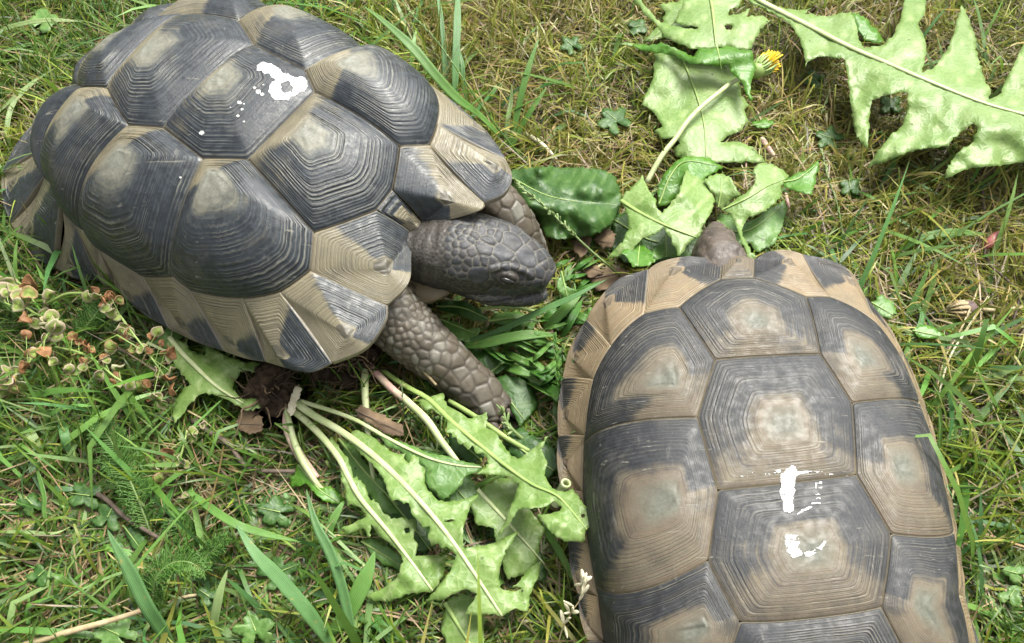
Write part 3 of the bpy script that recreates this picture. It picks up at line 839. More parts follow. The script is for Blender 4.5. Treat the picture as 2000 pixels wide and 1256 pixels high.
fold = np.where((hf < -.2) & ~isleg, 0.016 * np.sin(hf * 11 + Vb[:, 2] * 2), 0)
wrk = fnoise(Vb, 2.2, 3.0) * .06 + fnoise(Vb, .8, 6.0) * .10 * isleg
V2 = Vb + Nb * (raise_ + dome_ + fold + wrk - mg * .10)[:, None]
seamf = sstep(0, 1, np.clip(1 - e / wd, 0, 1))
c_pl = np.array([.030, .033, .039])[None] * (.75 + .6 * cr[idx])[:, None]
c_hd = np.array([.025, .024, .022])[None] * (.7 + .5 * cr[idx])[:, None]
c_nk = np.array([.036, .034, .030])[None] * (.75 + .4 * cr[idx])[:, None]
c_lg = (np.array([.080, .066, .046])[None] * (1 - cr[idx][:, None] ** 3) + np.array([.18, .175, .145])[None] * (cr[idx][:, None] ** 3))
c = np.where(pl[:, None], c_pl, np.where(isleg[:, None], c_lg, np.where((hf > -.2)[:, None], c_hd, c_nk)))
sc_ = np.where(pl[:, None], np.array([.15, .14, .105])[None], np.where(isleg[:, None], np.array([.026, .019, .013])[None], np.where((hf > -.2)[:, None], np.array([.08, .074, .058])[None], np.array([.06, .052, .045])[None])))
c = c * (1 - seamf[:, None] * .85) + sc_ * seamf[:, None] * .85
ed_ = np.linalg.norm(Vb - eyep, axis=1)
c = np.where((ed_ < .62)[:, None] & ~pl[:, None], np.array([.030, .026, .022])[None], c)
c = c * (1 - .75 * mg[:, None])
mud = np.clip(fnoise(Vb, .9, 8.0) * 2.2 + .2 - Vb[:, 2] * .22, 0, 1) * isleg          # damp soil on the lower leg
c = c * (1 - mud[:, None]) + np.array([.022, .018, .014])[None] * mud[:, None]
bodyA = obj('body', V2, [Fb], M['skin'], tortA, colors=dict(skin=c))
bodyA['label'] = 'dark plated head, grey wrinkled neck and scaly brown forelegs'
obj('eye', *ellipsoid(eyep + eyen * .21 + ax_u * .02, [ax_f * .42, ax_u * .17, eyen * .17]), M['eye'], tortA)
def claw(tort, base, d, L=1.1, r=.26):
    d = norm(np.asarray(d, float)); P = base + d * np.linspace(0, 1, 8)[:, None] * L + np.array([0, 0, -.35]) * (np.linspace(0, 1, 8) ** 2)[:, None]
    obj('claw', *tube(P, r * (1 - np.linspace(0, .9, 8) ** 1.3), 8), M['claw'], tort)
fd = norm((legAr[-1][0] - legAr[-3][0]) * [1, 1, 0]); sd_ = np.cross(fd, [0, 0, 1.0])
for k in (-1.5, -.5, .5, 1.5): claw(tortA, legAr[-2][0] + fd * .5 + sd_ * k * .52 + [0, 0, -.1], fd + sd_ * k * .15)
fd2 = norm((legAl[-1][0] - legAl[-3][0]) * [1, 1, 0]); sd2 = np.cross(fd2, [0, 0, 1.0])
for k in (-1.5, -.5, .5, 1.5): claw(tortA, legAl[-1][0] + fd2 * .3 + sd2 * k * .45 + [0, 0, -.1], fd2 + sd2 * k * .15)

def plastron(sh, tort, xf, xr, w, zt, lab):
    n = 40; out = []
    for i in range(n):
        a = 2 * np.pi * i / n; x = math.cos(a); y = math.sin(a)
        X = xf * x if x > 0 else xr * x
        ww = w * (1 - .42 * max(0, x) ** 1.5)
        out.append((X, ww * np.sign(y) * abs(y) ** .75))
    out = np.array(out)
    rows = []
    for s_, z in ((.0, zt - .05), (.9, zt), (1.0, zt - .25), (1.0, zt - .6), (.9, zt - .9), (0, zt - .9)):
        z_ = z + .35 * np.clip(out[:, 0] / xf, 0, 1) ** 2
        rows.append(np.stack([out[:, 0] * s_, out[:, 1] * s_, z_ if s_ else np.full(n, z)], 1))
    V = np.vstack(rows)
    return obj('plastron', sh.wor(V), [grid_faces(6, n)], M['plastron'], tort)
plA = plastron(SA, tortA, 15.6, 12.0, 7.2, 2.7, '')

# --- the amber tortoise: head drawn in, forelegs folded
headB = [S(1425, 607, 4.6, 1.6, 1.2), S(1412, 547, 4.7, 1.5, 1.3), S(1405, 512, 4.7, 1.45, 1.3), S(1400, 487, 4.5, 1.2, 1.15), S(1398, 467, 4.2, .85, .9), S(1398, 453, 3.9, .5, .6), S(1399, 448, 3.7, .25, .35)]
legBl = [(SB.wor(np.array([6.8, 5.0, 3.4])), 1.4, 1.4), (SB.wor(np.array([7.8, 6.2, 3.0])), 1.3, 1.3), (SB.wor(np.array([8.2, 6.8, 1.8])), 1.1, 1.1), (SB.wor(np.array([8.4, 6.9, .7])), 1.0, .6)]
legBr = [(SB.wor(np.array([7.2, -5.2, 3.4])), 1.5, 1.5), (SB.wor(np.array([8.2, -6.0, 3.0])), 1.4, 1.4), (SB.wor(np.array([8.6, -6.2, 1.8])), 1.2, 1.2), (SB.wor(np.array([8.9, -6.3, .7])), 1.1, .7)]
chestB = [(SB.wor(np.array([-10.0, 0, 3.2])), 5.2, 1.2), (SB.wor(np.array([3.0, 0, 3.2])), 4.6, 1.4), (SB.wor(np.array([6.0, 0, 3.2])), 4.8, 1.4), (SB.wor(np.array([8.2, 0, 3.2])), 4.0, 1.2)]
partsB = [loft(headB, 28, 36), loft(legBl, 20, 24), loft(legBr, 20, 24), loft(chestB, 28, 20)]
for sgn in (1, -1): partsB.append(loft(hind(SB, -9.5, 5.6 * sgn), 18, 20))
ctrB = at(1404, 492, 5.2)
for sx in (1, -1): partsB.append(ellipsoid(at(1400 + 20 * sx, 478, 4.7), np.eye(3) * np.array([.42, .5, .45])[:, None]))
Vc, Nc, Fc = remesh(partsB, .1)
hb_ = np.linalg.norm(Vc - ctrB, axis=1)
spc = np.where(hb_ < 3.2, .22, .36)
seeds = scatter_seeds(Vc, spc, np.random.default_rng(6), [], SB.loc(Vc)[:, 0] < 6, 14000)
e, idx, f1 = scale_cells(Vc, seeds); cr = rs.uniform(0, 1, len(seeds))
V3 = Vc + Nc * (np.where(hb_ < 3.2, .03, .06) * sstep(0, 1, np.clip(e / .09, 0, 1)) + fnoise(Vc, 1.3, 1.0) * .13 + fnoise(Vc, 3.0, 4.0) * .05)[:, None]
seamf = sstep(0, 1, np.clip(1 - e / .05, 0, 1))[:, None]
c = np.array([.072, .056, .043])[None] * (.55 + .9 * cr[idx])[:, None] * (1 + .5 * fnoise(Vc, 1.6, 12.0))[:, None]
c = c * (1 - seamf * .7) + np.array([.06, .045, .038])[None] * seamf * .7
bodyB = obj('body', V3, [Fc], M['skin'], tortB, colors=dict(skin=c))
bodyB['label'] = 'brown scaly head and limbs drawn in under the shell'
for sx in (1, -1): obj('eye', *ellipsoid(at(1400 + 27 * sx, 470, 4.75), np.eye(3) * .2), M['eye'], tortB)
plastron(SB, tortB, 10.0, 12.0, 6.4, 2.1, '')
for leg in (legBl, legBr):
    for k in (-1.5, -.5, .5, 1.5): claw(tortB, leg[-1][0] + np.array([k * .45, .7, -.2]), (k * .15, 1, 0))
# ---------------------------------------------------------------- ground and turf
def soil_mat():
    t = NT('soil_and_moss')
    n = t.noise(30, 6, .65); n2 = t.noise(260, 5, .7); n3 = t.noise(2.5, 4, .6)
    c = t.mix(t.ramp(n, .3, .7), (.065, .050, .026), (.115, .090, .045))
    c = t.mix(t.ramp(n2, .45, .7), c, (.085, .10, .022))
    c = t.mix(t.ramp(n3, .4, .62, 0, .5), c, (.075, .105, .02))
    return t.set(c, .9, t.bump(t.math('ADD', n, n2), .9, .004), .2)
M['soil'] = soil_mat()
def ground():
    # fine near the tortoises, one sheet out to the horizon
    g = np.concatenate([-np.geomspace(30000, 90, 14), np.linspace(-80, 80, 65), np.geomspace(90, 30000, 14)])
    X, Y = np.meshgrid(g, g); Y = Y + 30
    near = np.exp(-((X / 70) ** 2 + ((Y - 30) / 70) ** 2))
    P = np.stack([X.ravel(), Y.ravel(), np.zeros(X.size)], 1)
    z = fnoise(P, .16) * .35 * near.ravel()
    P[:, 2] = z - .35
    n = len(g)
    o = obj('ground', P, [grid_faces(n, n, False)], M['soil'], origin=(0, 30, 0))
    tag(o, kind='structure')
ground()

def shell_foot(S_, X, k):
    """true inside the footprint of a shell"""
    Lc = S_.loc(np.stack([X[:, 0], X[:, 1], np.full(len(X), S_.z0)], 1))
    x = Lc[:, 0] - .5; x = x / np.where(x > 0, S_.a * 1.05 * k, S_.ar * 1.1 * k); y = Lc[:, 1] / (S_.b * 1.08 * k)
    return np.abs(x) ** 2.6 + np.abs(y) ** 2.6 < 1

def blades(root, az, el0, L, w, bend, cols, seg=4, twist=None):
    """strips; root (n,3); el0 start elevation; bend total fall of elevation; returns V, F, C"""
    n = len(root); P = [root]; cur = root.copy()
    for i in range(seg):
        e_ = el0 - bend * ((i + .5) / seg)
        st = (L / seg)[:, None] * np.stack([np.cos(az) * np.cos(e_), np.sin(az) * np.cos(e_), np.sin(e_)], 1)
        cur = cur + st; P.append(cur)
    P = np.stack(P, 1)                                       # n, seg+1, 3
    P[..., 2] = np.maximum(P[..., 2], .02 + .12 * rng.random((n, 1)))
    tw = np.zeros(n) if twist is None else twist
    side = np.stack([-np.sin(az) * np.cos(tw), np.cos(az) * np.cos(tw), np.sin(tw)], 1)
    prof = np.array([.75, 1.0, .92, .66, .0]) if seg == 4 else np.concatenate([[.7], 1 - np.linspace(0, 1, seg) ** 2])
    off = side[:, None] * (w[:, None] * prof[None])[..., None] * .5
    Lf, Rg = P - off, P + off
    V = np.concatenate([np.stack([Lf[:, :-1], Rg[:, :-1]], 2).reshape(n, -1, 3), P[:, -1:]], 1)   # 2*seg+1 verts
    k = 2 * seg + 1; b = (np.arange(n) * k)[:, None]
    q = np.concatenate([b + np.array([2 * i, 2 * i + 1, 2 * i + 3, 2 * i + 2]) for i in range(seg - 1)], 0)
    tr = b + np.array([2 * seg - 2, 2 * seg - 1, 2 * seg])
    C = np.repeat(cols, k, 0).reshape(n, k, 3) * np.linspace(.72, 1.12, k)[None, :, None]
    return V.reshape(-1, 3), [q, tr], C.reshape(-1, 3)

def visible_spots(n, margin=5):
    """roots spread over the patch of turf round the tortoises"""
    out = []
    while sum(map(len, out)) < n:
        y = rng.uniform(3, 64, n); hw = 22 + (y - 6) * .40 + margin
        x = rng.uniform(-1, 1, n) * 47
        k = (np.abs(x) < hw)
        P = np.stack([x, y, np.zeros(n)], 1)[k]
        P = P[~shell_foot(SA, P, .86) & ~shell_foot(SB, P, .86)]
        out.append(P)
    return np.vstack(out)[:n]

def vnoise(P, s, seed): return fnoise(P, s, seed)

def palette(n, tab):
    tab = [(w, np.array(c)) for w, c in tab]; ws = np.array([t[0] for t in tab]); ws = ws / ws.sum()
    ch = rng.choice(len(tab), n, p=ws)
    c = np.stack([t[1] for t in tab])[ch]
    return c * rng.uniform(.65, 1.35, (n, 1)) * rng.uniform(.9, 1.1, (n, 3))

GREENS = [(3, (.14, .205, .018)), (3, (.20, .265, .026)), (2, (.26, .30, .04)), (1, (.065, .12, .018)), (1, (.31, .31, .07))]
OLIVE = [(3, (.23, .24, .04)), (2, (.31, .27, .06)), (2, (.17, .20, .03)), (1.4, (.38, .30, .11))]
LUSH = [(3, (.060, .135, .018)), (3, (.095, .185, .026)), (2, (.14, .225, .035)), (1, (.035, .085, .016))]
STRAWS = [(3, (.31, .23, .12)), (2, (.22, .15, .075)), (1.5, (.44, .35, .19)), (1.5, (.12, .08, .045))]

LIM_X0, LIM_Y0, LIM_C = -60.0, -5.0, .4
LIM = np.full((300, 200), 99.0)
def press(P, spread=1):
    """things lying on the grass press it down"""
    i = ((P[:, 0] - LIM_X0) / LIM_C).astype(int); j = ((P[:, 1] - LIM_Y0) / LIM_C).astype(int)
    ok = (i > 1) & (j > 1) & (i < 298) & (j < 198)
    for di in range(-spread, spread + 1):
        for dj in range(-spread, spread + 1):
            np.minimum.at(LIM, (i[ok] + di, j[ok] + dj), P[ok, 2])
def pressed(V):
    i = np.clip(((V[:, 0] - LIM_X0) / LIM_C).astype(int), 0, 299); j = np.clip(((V[:, 1] - LIM_Y0) / LIM_C).astype(int), 0, 199)
    z = V[:, 2].reshape(-1, 9); low = z - np.minimum(z, np.maximum(LIM[i, j].reshape(-1, 9) - .15, .04))
    pr = low[:, [0, 2, 4, 6, 8]].copy(); pr[:, :4] = np.maximum(pr[:, :4], low[:, [1, 3, 5, 7]])
    pr = np.maximum.accumulate(pr, 1)                       # a blade held down stays down beyond
    z = z - pr[:, [0, 0, 1, 1, 2, 2, 3, 3, 4]]
    V[:, 2] = np.maximum(z, .04).ravel(); return V
press(V2); press(V3)

def turf():
    # thatch: dry, flat, tangled
    n = 24000; P = visible_spots(n); P[:, 2] = rng.uniform(-.2, .7, n)
    V, F, C = blades(P, rng.uniform(0, 6.283, n), rng.normal(.12, .2, n), rng.gamma(4, .75, n) + .8, rng.uniform(.045, .12, n), rng.normal(.25, .5, n), palette(n, STRAWS))
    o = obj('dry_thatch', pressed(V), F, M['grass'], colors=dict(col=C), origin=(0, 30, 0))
    tag(o, 'tangle of dry brown grass lying flat under the green turf', 'dry grass', kind='stuff')
    # fine turf
    n = 52000; P = visible_spots(n); P[:, 2] = rng.uniform(-.1, .5, n)
    dry = sstep(-.05, .45, vnoise(P, .11, 3.0) + .012 * (P[:, 0]) + .25 * vnoise(P, .35, 9.0) + .004 * (P[:, 1] - 30))
    g1 = palette(n, GREENS); g2 = palette(n, OLIVE)
    cols = np.where((rng.random(n) < dry)[:, None], g2, g1)
    lush = sstep(-.1, .5, vnoise(P, .10, 77.0) * .8 - .022 * P[:, 0] - .020 * (P[:, 1] - 27))      # lush patch, naturally darker green on richer soil
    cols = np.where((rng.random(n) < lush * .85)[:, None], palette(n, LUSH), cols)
    # tufts share a direction
    az = vnoise(P, .22, 20.0) * 9 + rng.normal(0, 1.0, n)
    V, F, C = blades(P, az, rng.normal(.75, .38, n), rng.gamma(5, .42, n) + .7, rng.uniform(.06, .17, n), rng.normal(.95, .6, n), cols, twist=rng.normal(0, .5, n))
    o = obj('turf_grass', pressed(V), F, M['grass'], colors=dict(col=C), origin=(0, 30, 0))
    tag(o, 'short fine green turf grass round the tortoises', 'grass', kind='stuff')
    # broader grass
    n = 3400; P = visible_spots(n); P[:, 2] = rng.uniform(0, .6, n)
    lush = vnoise(P, .09, 40.0) - .010 * P[:, 0] - .006 * (P[:, 1] - 30)
    P = P[lush + rng.normal(0, .2, n) > .02]; n = len(P)
    V, F, C = blades(P, rng.uniform(0, 6.283, n), rng.normal(.6, .3, n), rng.gamma(7, .75, n), rng.uniform(.16, .40, n), rng.normal(.75, .4, n), palette(n, [(3, (.10, .22, .035)), (2, (.14, .27, .06)), (2, (.075, .19, .055)), (1, (.17, .28, .09))]), twist=rng.normal(0, .5, n))
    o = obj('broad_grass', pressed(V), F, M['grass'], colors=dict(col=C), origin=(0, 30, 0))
    tag(o, 'scattered broader green grass blades over the turf', 'grass', kind='stuff')
    # beyond the patch
    n = 46000
    r = 24 + 150 * rng.uniform(0, 1, n) ** 1.25; a = rng.uniform(0, 6.283, n)
    P = np.stack([np.cos(a) * r, np.sin(a) * r + 30, np.zeros(n)], 1)
    inside = (P[:, 1] > 3) & (P[:, 1] < 64) & (np.abs(P[:, 0]) < np.minimum(22 + (P[:, 1] - 6) * .40 + 5, 47))
    P = P[~inside]; P[:, 2] = rng.uniform(-.2, .4, len(P)); P = P[~shell_foot(SA, P, .86) & ~shell_foot(SB, P, .86)]; n = len(P)
    V, F, C = blades(P, rng.uniform(0, 6.283, n), rng.normal(.7, .35, n), rng.gamma(5, .9, n) + 1, rng.uniform(.2, .5, n), rng.normal(.8, .4, n), np.where((rng.random(n) < .35)[:, None], palette(n, OLIVE), palette(n, GREENS)))
    o = obj('lawn_grass', V, F, M['grass'], colors=dict(col=C), origin=(0, 30, 0))
    tag(o, 'lawn grass further away from the tortoises', 'grass', kind='stuff')
# ---------------------------------------------------------------- leaves
def rib_frame(Q, rib):
    """arc parameter 0..1 and signed distance (px) of points Q to a rib polyline"""
    R = smooth_line(np.asarray(rib, float), 60)
    d2 = ((Q[:, None] - R[None]) ** 2).sum(-1); i = d2.argmin(1)
    T = np.gradient(R, axis=0); T = norm(T)
    v = Q - R[i]; s = np.sign(T[i, 0] * v[:, 1] - T[i, 1] * v[:, 0])
    return i / 59.0, s * np.sqrt(d2[np.arange(len(Q)), i])

def leaf(name, outline, rib, zr, mat, parent=None, cup=.0, ruff=.12, rw=.16, rmat='stalk', holes=(), step=9, seed=1.0, ribx=None, zfun=None, thick=.02, teeth=2.2, veins=46, ribz=.05, lo=None):
    """a leaf blade bounded by outline (photo px), bent over the heights zr along its rib"""
    out = np.asarray(outline, float)
    L = np.linalg.norm(np.roll(out, -1, 0) - out, axis=1).sum()
    lr = np.random.default_rng(int(seed * 100) + 3)
    B = []
    for p, q in zip(out, np.roll(out, -1, 0)):               # the lobes' points stay sharp
        nseg = max(1, int(round(np.linalg.norm(q - p) / (step * .62)))); tt_ = np.arange(nseg)[:, None] / nseg
        e_ = p + (q - p) * tt_; e_[1:] += lr.normal(0, teeth, e_[1:].shape) * .6; B.append(e_)
    B = np.vstack(B)
    hl = [resample(np.asarray(h, float), 14, True) for h in holes]
    x0, y0 = B.min(0); x1, y1 = B.max(0)
    gx, gy = np.meshgrid(np.arange(x0, x1, step), np.arange(y0, y1, step * .87))
    gx = gx + (np.arange(gx.shape[0]) % 2)[:, None] * step / 2
    G = np.stack([gx.ravel(), gy.ravel()], 1) + lr.normal(0, step * .12, (gx.size, 2))
    m = in_poly(G, B)
    for h in hl: m &= ~in_poly(G, h)
    G = G[m]
    nb = ((G[:, None] - B[None]) ** 2).sum(-1).min(1) if len(G) else np.zeros(0)
    G = G[nb > (step * .45) ** 2]
    pts = np.vstack([B] + hl + [G]); edges = []; o0 = 0
    for Lp in [B] + hl:
        n = len(Lp); edges += [(o0 + i, o0 + (i + 1) % n) for i in range(n)]; o0 += n
    vs, es, fs, *_ = geometry.delaunay_2d_cdt([Vector(p) for p in pts], edges, [], 0, 1e-4)
    Q = np.array([(v.x, v.y) for v in vs]); F = np.array([f for f in fs if len(f) == 3])
    cen = Q[F].mean(1); k = in_poly(cen, B)
    for h in hl: k &= ~in_poly(cen, h)
    F = F[k]
    u, v = rib_frame(Q, rib)
    zc = np.interp(u, np.linspace(0, 1, len(zr)), zr)
    dv = np.abs(v) / 38.0
    N3 = np.hstack([Q, np.zeros((len(Q), 1))])
    w1 = fnoise(N3, .017, seed * 7.3); w2 = fnoise(N3, .05, seed * 3.1)
    z = zc + cup * dv ** 2 + (w1 * 2.2 + w2 * .8) * ruff * np.minimum(1, dv * 1.2)
    if zfun is not None: z = z + zfun(Q, u, v)
    ph = u * np.linalg.norm(np.diff(np.asarray(rib, float), axis=0), axis=1).sum() / veins + (np.sign(v) + 1) * .23 - np.abs(v) / (veins * 1.9)
    vein = np.clip(1 - np.abs(ph % 1 - .5) * 2 * veins / 9.0, 0, 1) * np.clip(dv * 3, 0, 1)
    z = z - .045 * vein
    z = np.maximum(z, .08)
    P = at(Q[:, 0], Q[:, 1], z)
    o = obj(name, P, [F], M[mat], parent, dict(vein=vein))
    press(P)
    md_ = o.modifiers.new('thickness', 'SOLIDIFY'); md_.thickness = thick * SC; md_.offset = 0
    if rw:
        R = smooth_line(np.asarray(ribx if ribx is not None else rib, float), 40)
        uu, vv = rib_frame(R, rib)
        zz = np.interp(np.linspace(0, 1, 40), np.linspace(0, 1, len(zr)), zr) + ribz
        Pr = at(R[:, 0], R[:, 1], np.maximum(zz, .15))
        V, Fr = tube(Pr, rw * np.linspace(1.05, .22, 40) ** .9, 8, .55)
        obj('midrib', V, Fr, M[rmat], o)
    return o

def stalk(name, pts, rad, mat, parent=None, n=30, k=8):
    """pts: (px,py,z)"""
    P = smooth_line(np.array([at(*p) for p in pts]), n)
    r = np.interp(np.linspace(0, 1, n), np.linspace(0, 1, len(rad)), rad)
    return obj(name, *tube(P, r, k), M[mat], parent)

c5 = lambda L: [(1150 + x * .425, y * .425) for x, y in L]
c8 = lambda L: [(450 + x * .4905, 640 + y * .4905) for x, y in L]
cP = lambda L: [(1150 + x * .25, 280 + y * .25) for x, y in L]
cL = lambda L: [(x * .3026, 500 + y * .3026) for x, y in L]
LG = 'dandelion leaves lying on the grass'

# big lobed leaf across the top right
T1 = c5([(720, -40), (760, 5), (900, 40), (960, 48), (1025, 40), (990, 65), (1100, 78), (1205, 52), (1228, 110), (1240, 170), (1265, 222), (1340, 212), (1400, 160), (1430, 90), (1445, 20), (1470, -40), (1540, -60), (1548, 20), (1545, 60), (1512, 112), (1545, 180), (1552, 250), (1530, 335),
         (1580, 318), (1640, 240), (1680, 150), (1690, 90), (1712, 25), (1752, 90), (1775, 170), (1790, 270), (1820, 370), (1848, 420), (1838, 458), (1890, 432), (1920, 360), (1960, 280), (1995, 210), (2080, 120), (2130, 300), (2180, 420), (2300, 500), (2420, 640), (2300, 720), (2200, 690),
         (2050, 740), (2000, 745), (1850, 765), (1750, 775), (1690, 798), (1635, 822), (1650, 760), (1700, 700), (1758, 660), (1785, 600), (1772, 560), (1700, 620), (1640, 672), (1500, 690), (1400, 730), (1280, 772), (1310, 720), (1380, 630), (1440, 580), (1465, 500), (1462, 425), (1400, 430),
         (1300, 460), (1290, 530), (1280, 692), (1250, 660), (1215, 580), (1205, 480), (1195, 400), (1185, 330), (1178, 275), (1120, 262), (1050, 260), (1005, 285), (995, 312), (990, 250), (965, 170), (930, 115), (880, 82), (800, 35), (740, 12)])
rT1 = c5([(700, -45), (780, 0), (1000, 112), (1200, 215), (1400, 302), (1550, 367), (1800, 467), (2000, 525), (2350, 620)])
o = leaf('dandelion_leaf', T1, rT1, [2.2, 3.0, 3.6, 4.2, 4.6, 4.8, 4.6], 'leaf_pale', None, -.06, .20, .24, 'stalk', seed=1.3, veins=60)
tag(o, 'large pale dandelion leaf with long pointed lobes and thick white midrib', 'leaf', LG)
o = leaf('leaf_scrap', c5([(1205, 62), (1240, 60), (1290, 100), (1330, 150), (1362, 190), (1310, 200), (1262, 180), (1235, 140)]), c5([(1205, 65), (1360, 190)]), [2.0, 1.6], 'leaf_bright', None, 0, .1, 0, seed=2)
tag(o, 'small bright green leaf tip curling under the large pale leaf', 'leaf')
# leaf folded over at the top
T2b = c5([(250, 190), (300, 140), (345, 95), (352, 55), (318, 22), (380, 12), (470, 0), (480, -50), (420, -50), (560, -60), (560, 60), (480, 130), (400, 150), (300, 185)])
o = leaf('dandelion_leaf', T2b, c5([(500, -40), (420, 80), (260, 190)]), [2.2, 2.0, 1.6], 'leaf_pale', None, 0, .14, .06, 'stalk_green', seed=3)
tag(o, 'pale narrow leaf lobe peeking out behind the folded leaf', 'leaf', LG)
T2 = c5([(180, -50), (205, 5), (260, 72), (320, 122), (335, 165), (400, 192), (480, 222), (540, 228), (600, 212), (680, 228), (748, 222), (766, 172), (800, 130), (836, 95), (800, 72), (722, 76), (742, 38), (700, 62), (640, 70), (648, 45), (690, 30), (724, -50), (600, -60), (420, -60), (400, 30), (395, 110), (440, 122), (500, 130), (360, 110), (270, 40), (230, -50)])
T2 = c5([(190, -50), (205, 5), (260, 72), (320, 122), (335, 168), (400, 195), (480, 226), (540, 232), (600, 216), (680, 230), (748, 226), (766, 172), (800, 130), (836, 95), (800, 72), (722, 76), (742, 38), (700, 62), (640, 70), (648, 45), (690, 30), (724, -50), (600, -60), (480, -60), (430, 20), (392, 100), (430, 118), (505, 122), (500, 132), (430, 128), (330, 105), (260, 30), (225, -50)])
o = leaf('dandelion_leaf', T2, c5([(550, -55), (568, 40), (576, 120), (586, 226)]), [3.4, 3.6, 3.7, 3.5], 'leaf_pale', None, -.06, .14, .14, 'stalk_green', seed=4, holes=[c5([(622, 118), (645, 110), (662, 122), (655, 138), (630, 136)])])
tag(o, 'pale dandelion leaf with holes, its tip folded back to the bright side', 'leaf', LG)
T2f = c5([(202, 210), (300, 203), (345, 200), (420, 232), (480, 262), (505, 222), (560, 226), (640, 212), (700, 230), (752, 236), (766, 300), (756, 352), (742, 420), (752, 468), (722, 432), (700, 372), (655, 335), (640, 300), (600, 302), (540, 300), (460, 292), (400, 262), (330, 242), (250, 236)])
f = leaf('folded_tip', T2f, c5([(590, 215), (600, 260), (610, 320)]), [3.62, 3.8, 3.3], 'leaf_bright', o, -.05, .2, .05, 'stalk_green', seed=5)
f['label'] = 'bright green folded leaf tip'
T3 = c5([(300, 250), (340, 235), (430, 262), (620, 280), (690, 360), (700, 440), (736, 482), (714, 502), (736, 562), (700, 600), (602, 650), (700, 655), (760, 680), (812, 748), (750, 748), (600, 746), (560, 744), (450, 724), (400, 722), (388, 690), (420, 660), (400, 630), (330, 640), (300, 600), (340, 580), (290, 510), (243, 480), (270, 420), (300, 330)])
o = leaf('dandelion_leaf', T3, c5([(425, 255), (490, 420), (530, 570), (540, 745)]), [2.4, 2.2, 2.2, 1.9], 'leaf_pale', None, -.05, .14, .085, 'stalk_green', seed=6)
tag(o, 'pale dandelion leaf lying under the hollow flower stalk', 'leaf', LG)
# dandelion flower with its stalk
fl = empty('dandelion_flower', at(1425, 170, 0)); tag(fl, 'closed yellow dandelion flower on a hollow pale stalk', 'flower')
stalk('flower_stalk', [(1262, 358, 1.6), (1292, 305, 2.4), (1320, 270, 2.7), (1342, 238, 2.9), (1371, 208, 2.9), (1405, 180, 2.9), (1432, 160, 2.6), (1470, 145, 2.4)], [.17, .17, .165, .16, .16, .15, .15], 'stalk', fl, 40, 10)
hc = at(1478, 138, 2.4); hdv = norm(at(1520, 105, 2.5) - hc); hs = norm(np.cross(hdv, [0, 0, 1.0])); hu = np.cross(hs, hdv)
obj('receptacle', *ellipsoid(hc + hdv * .15, [hs * .58, hu * .55, hdv * .70]), M['stalk_green'], fl)
for k in range(22):
    a = k * 2.4; r = .56; b = hc + (hs * math.cos(a) + hu * math.sin(a)) * r * .9 + hdv * .1
    e_ = b + hdv * random.uniform(1.0, 1.4) + (hs * math.cos(a) + hu * math.sin(a)) * random.uniform(-.05, .22)
    P = np.stack([b, (b + e_) / 2 + (hs * math.cos(a) + hu * math.sin(a)) * .12, e_]); V, F_ = tube(smooth_line(P, 8), .085 * np.array([.8, 1, 1, 1, .9, .7, .5, .2]), 6, .4)
    obj('bract', V, F_, M['stalk_green'], fl)
for k in range(46):
    a = k * 2.4; rr = .50 * math.sqrt((k + .5) / 46); rad_ = hs * math.cos(a) + hu * math.sin(a)
    b = hc + hdv * .6 + rad_ * rr; e_ = b + hdv * random.uniform(.8, 1.2) + rad_ * random.uniform(.1, .7) * (rr / .50)
    V, F_ = tube(np.stack([b + (e_ - b) * q for q in np.linspace(0, 1, 6)]), np.array([.06, .08, .09, .09, .08, .06]), 6, .35)
    obj('petal', V, F_, M['petal'], fl)

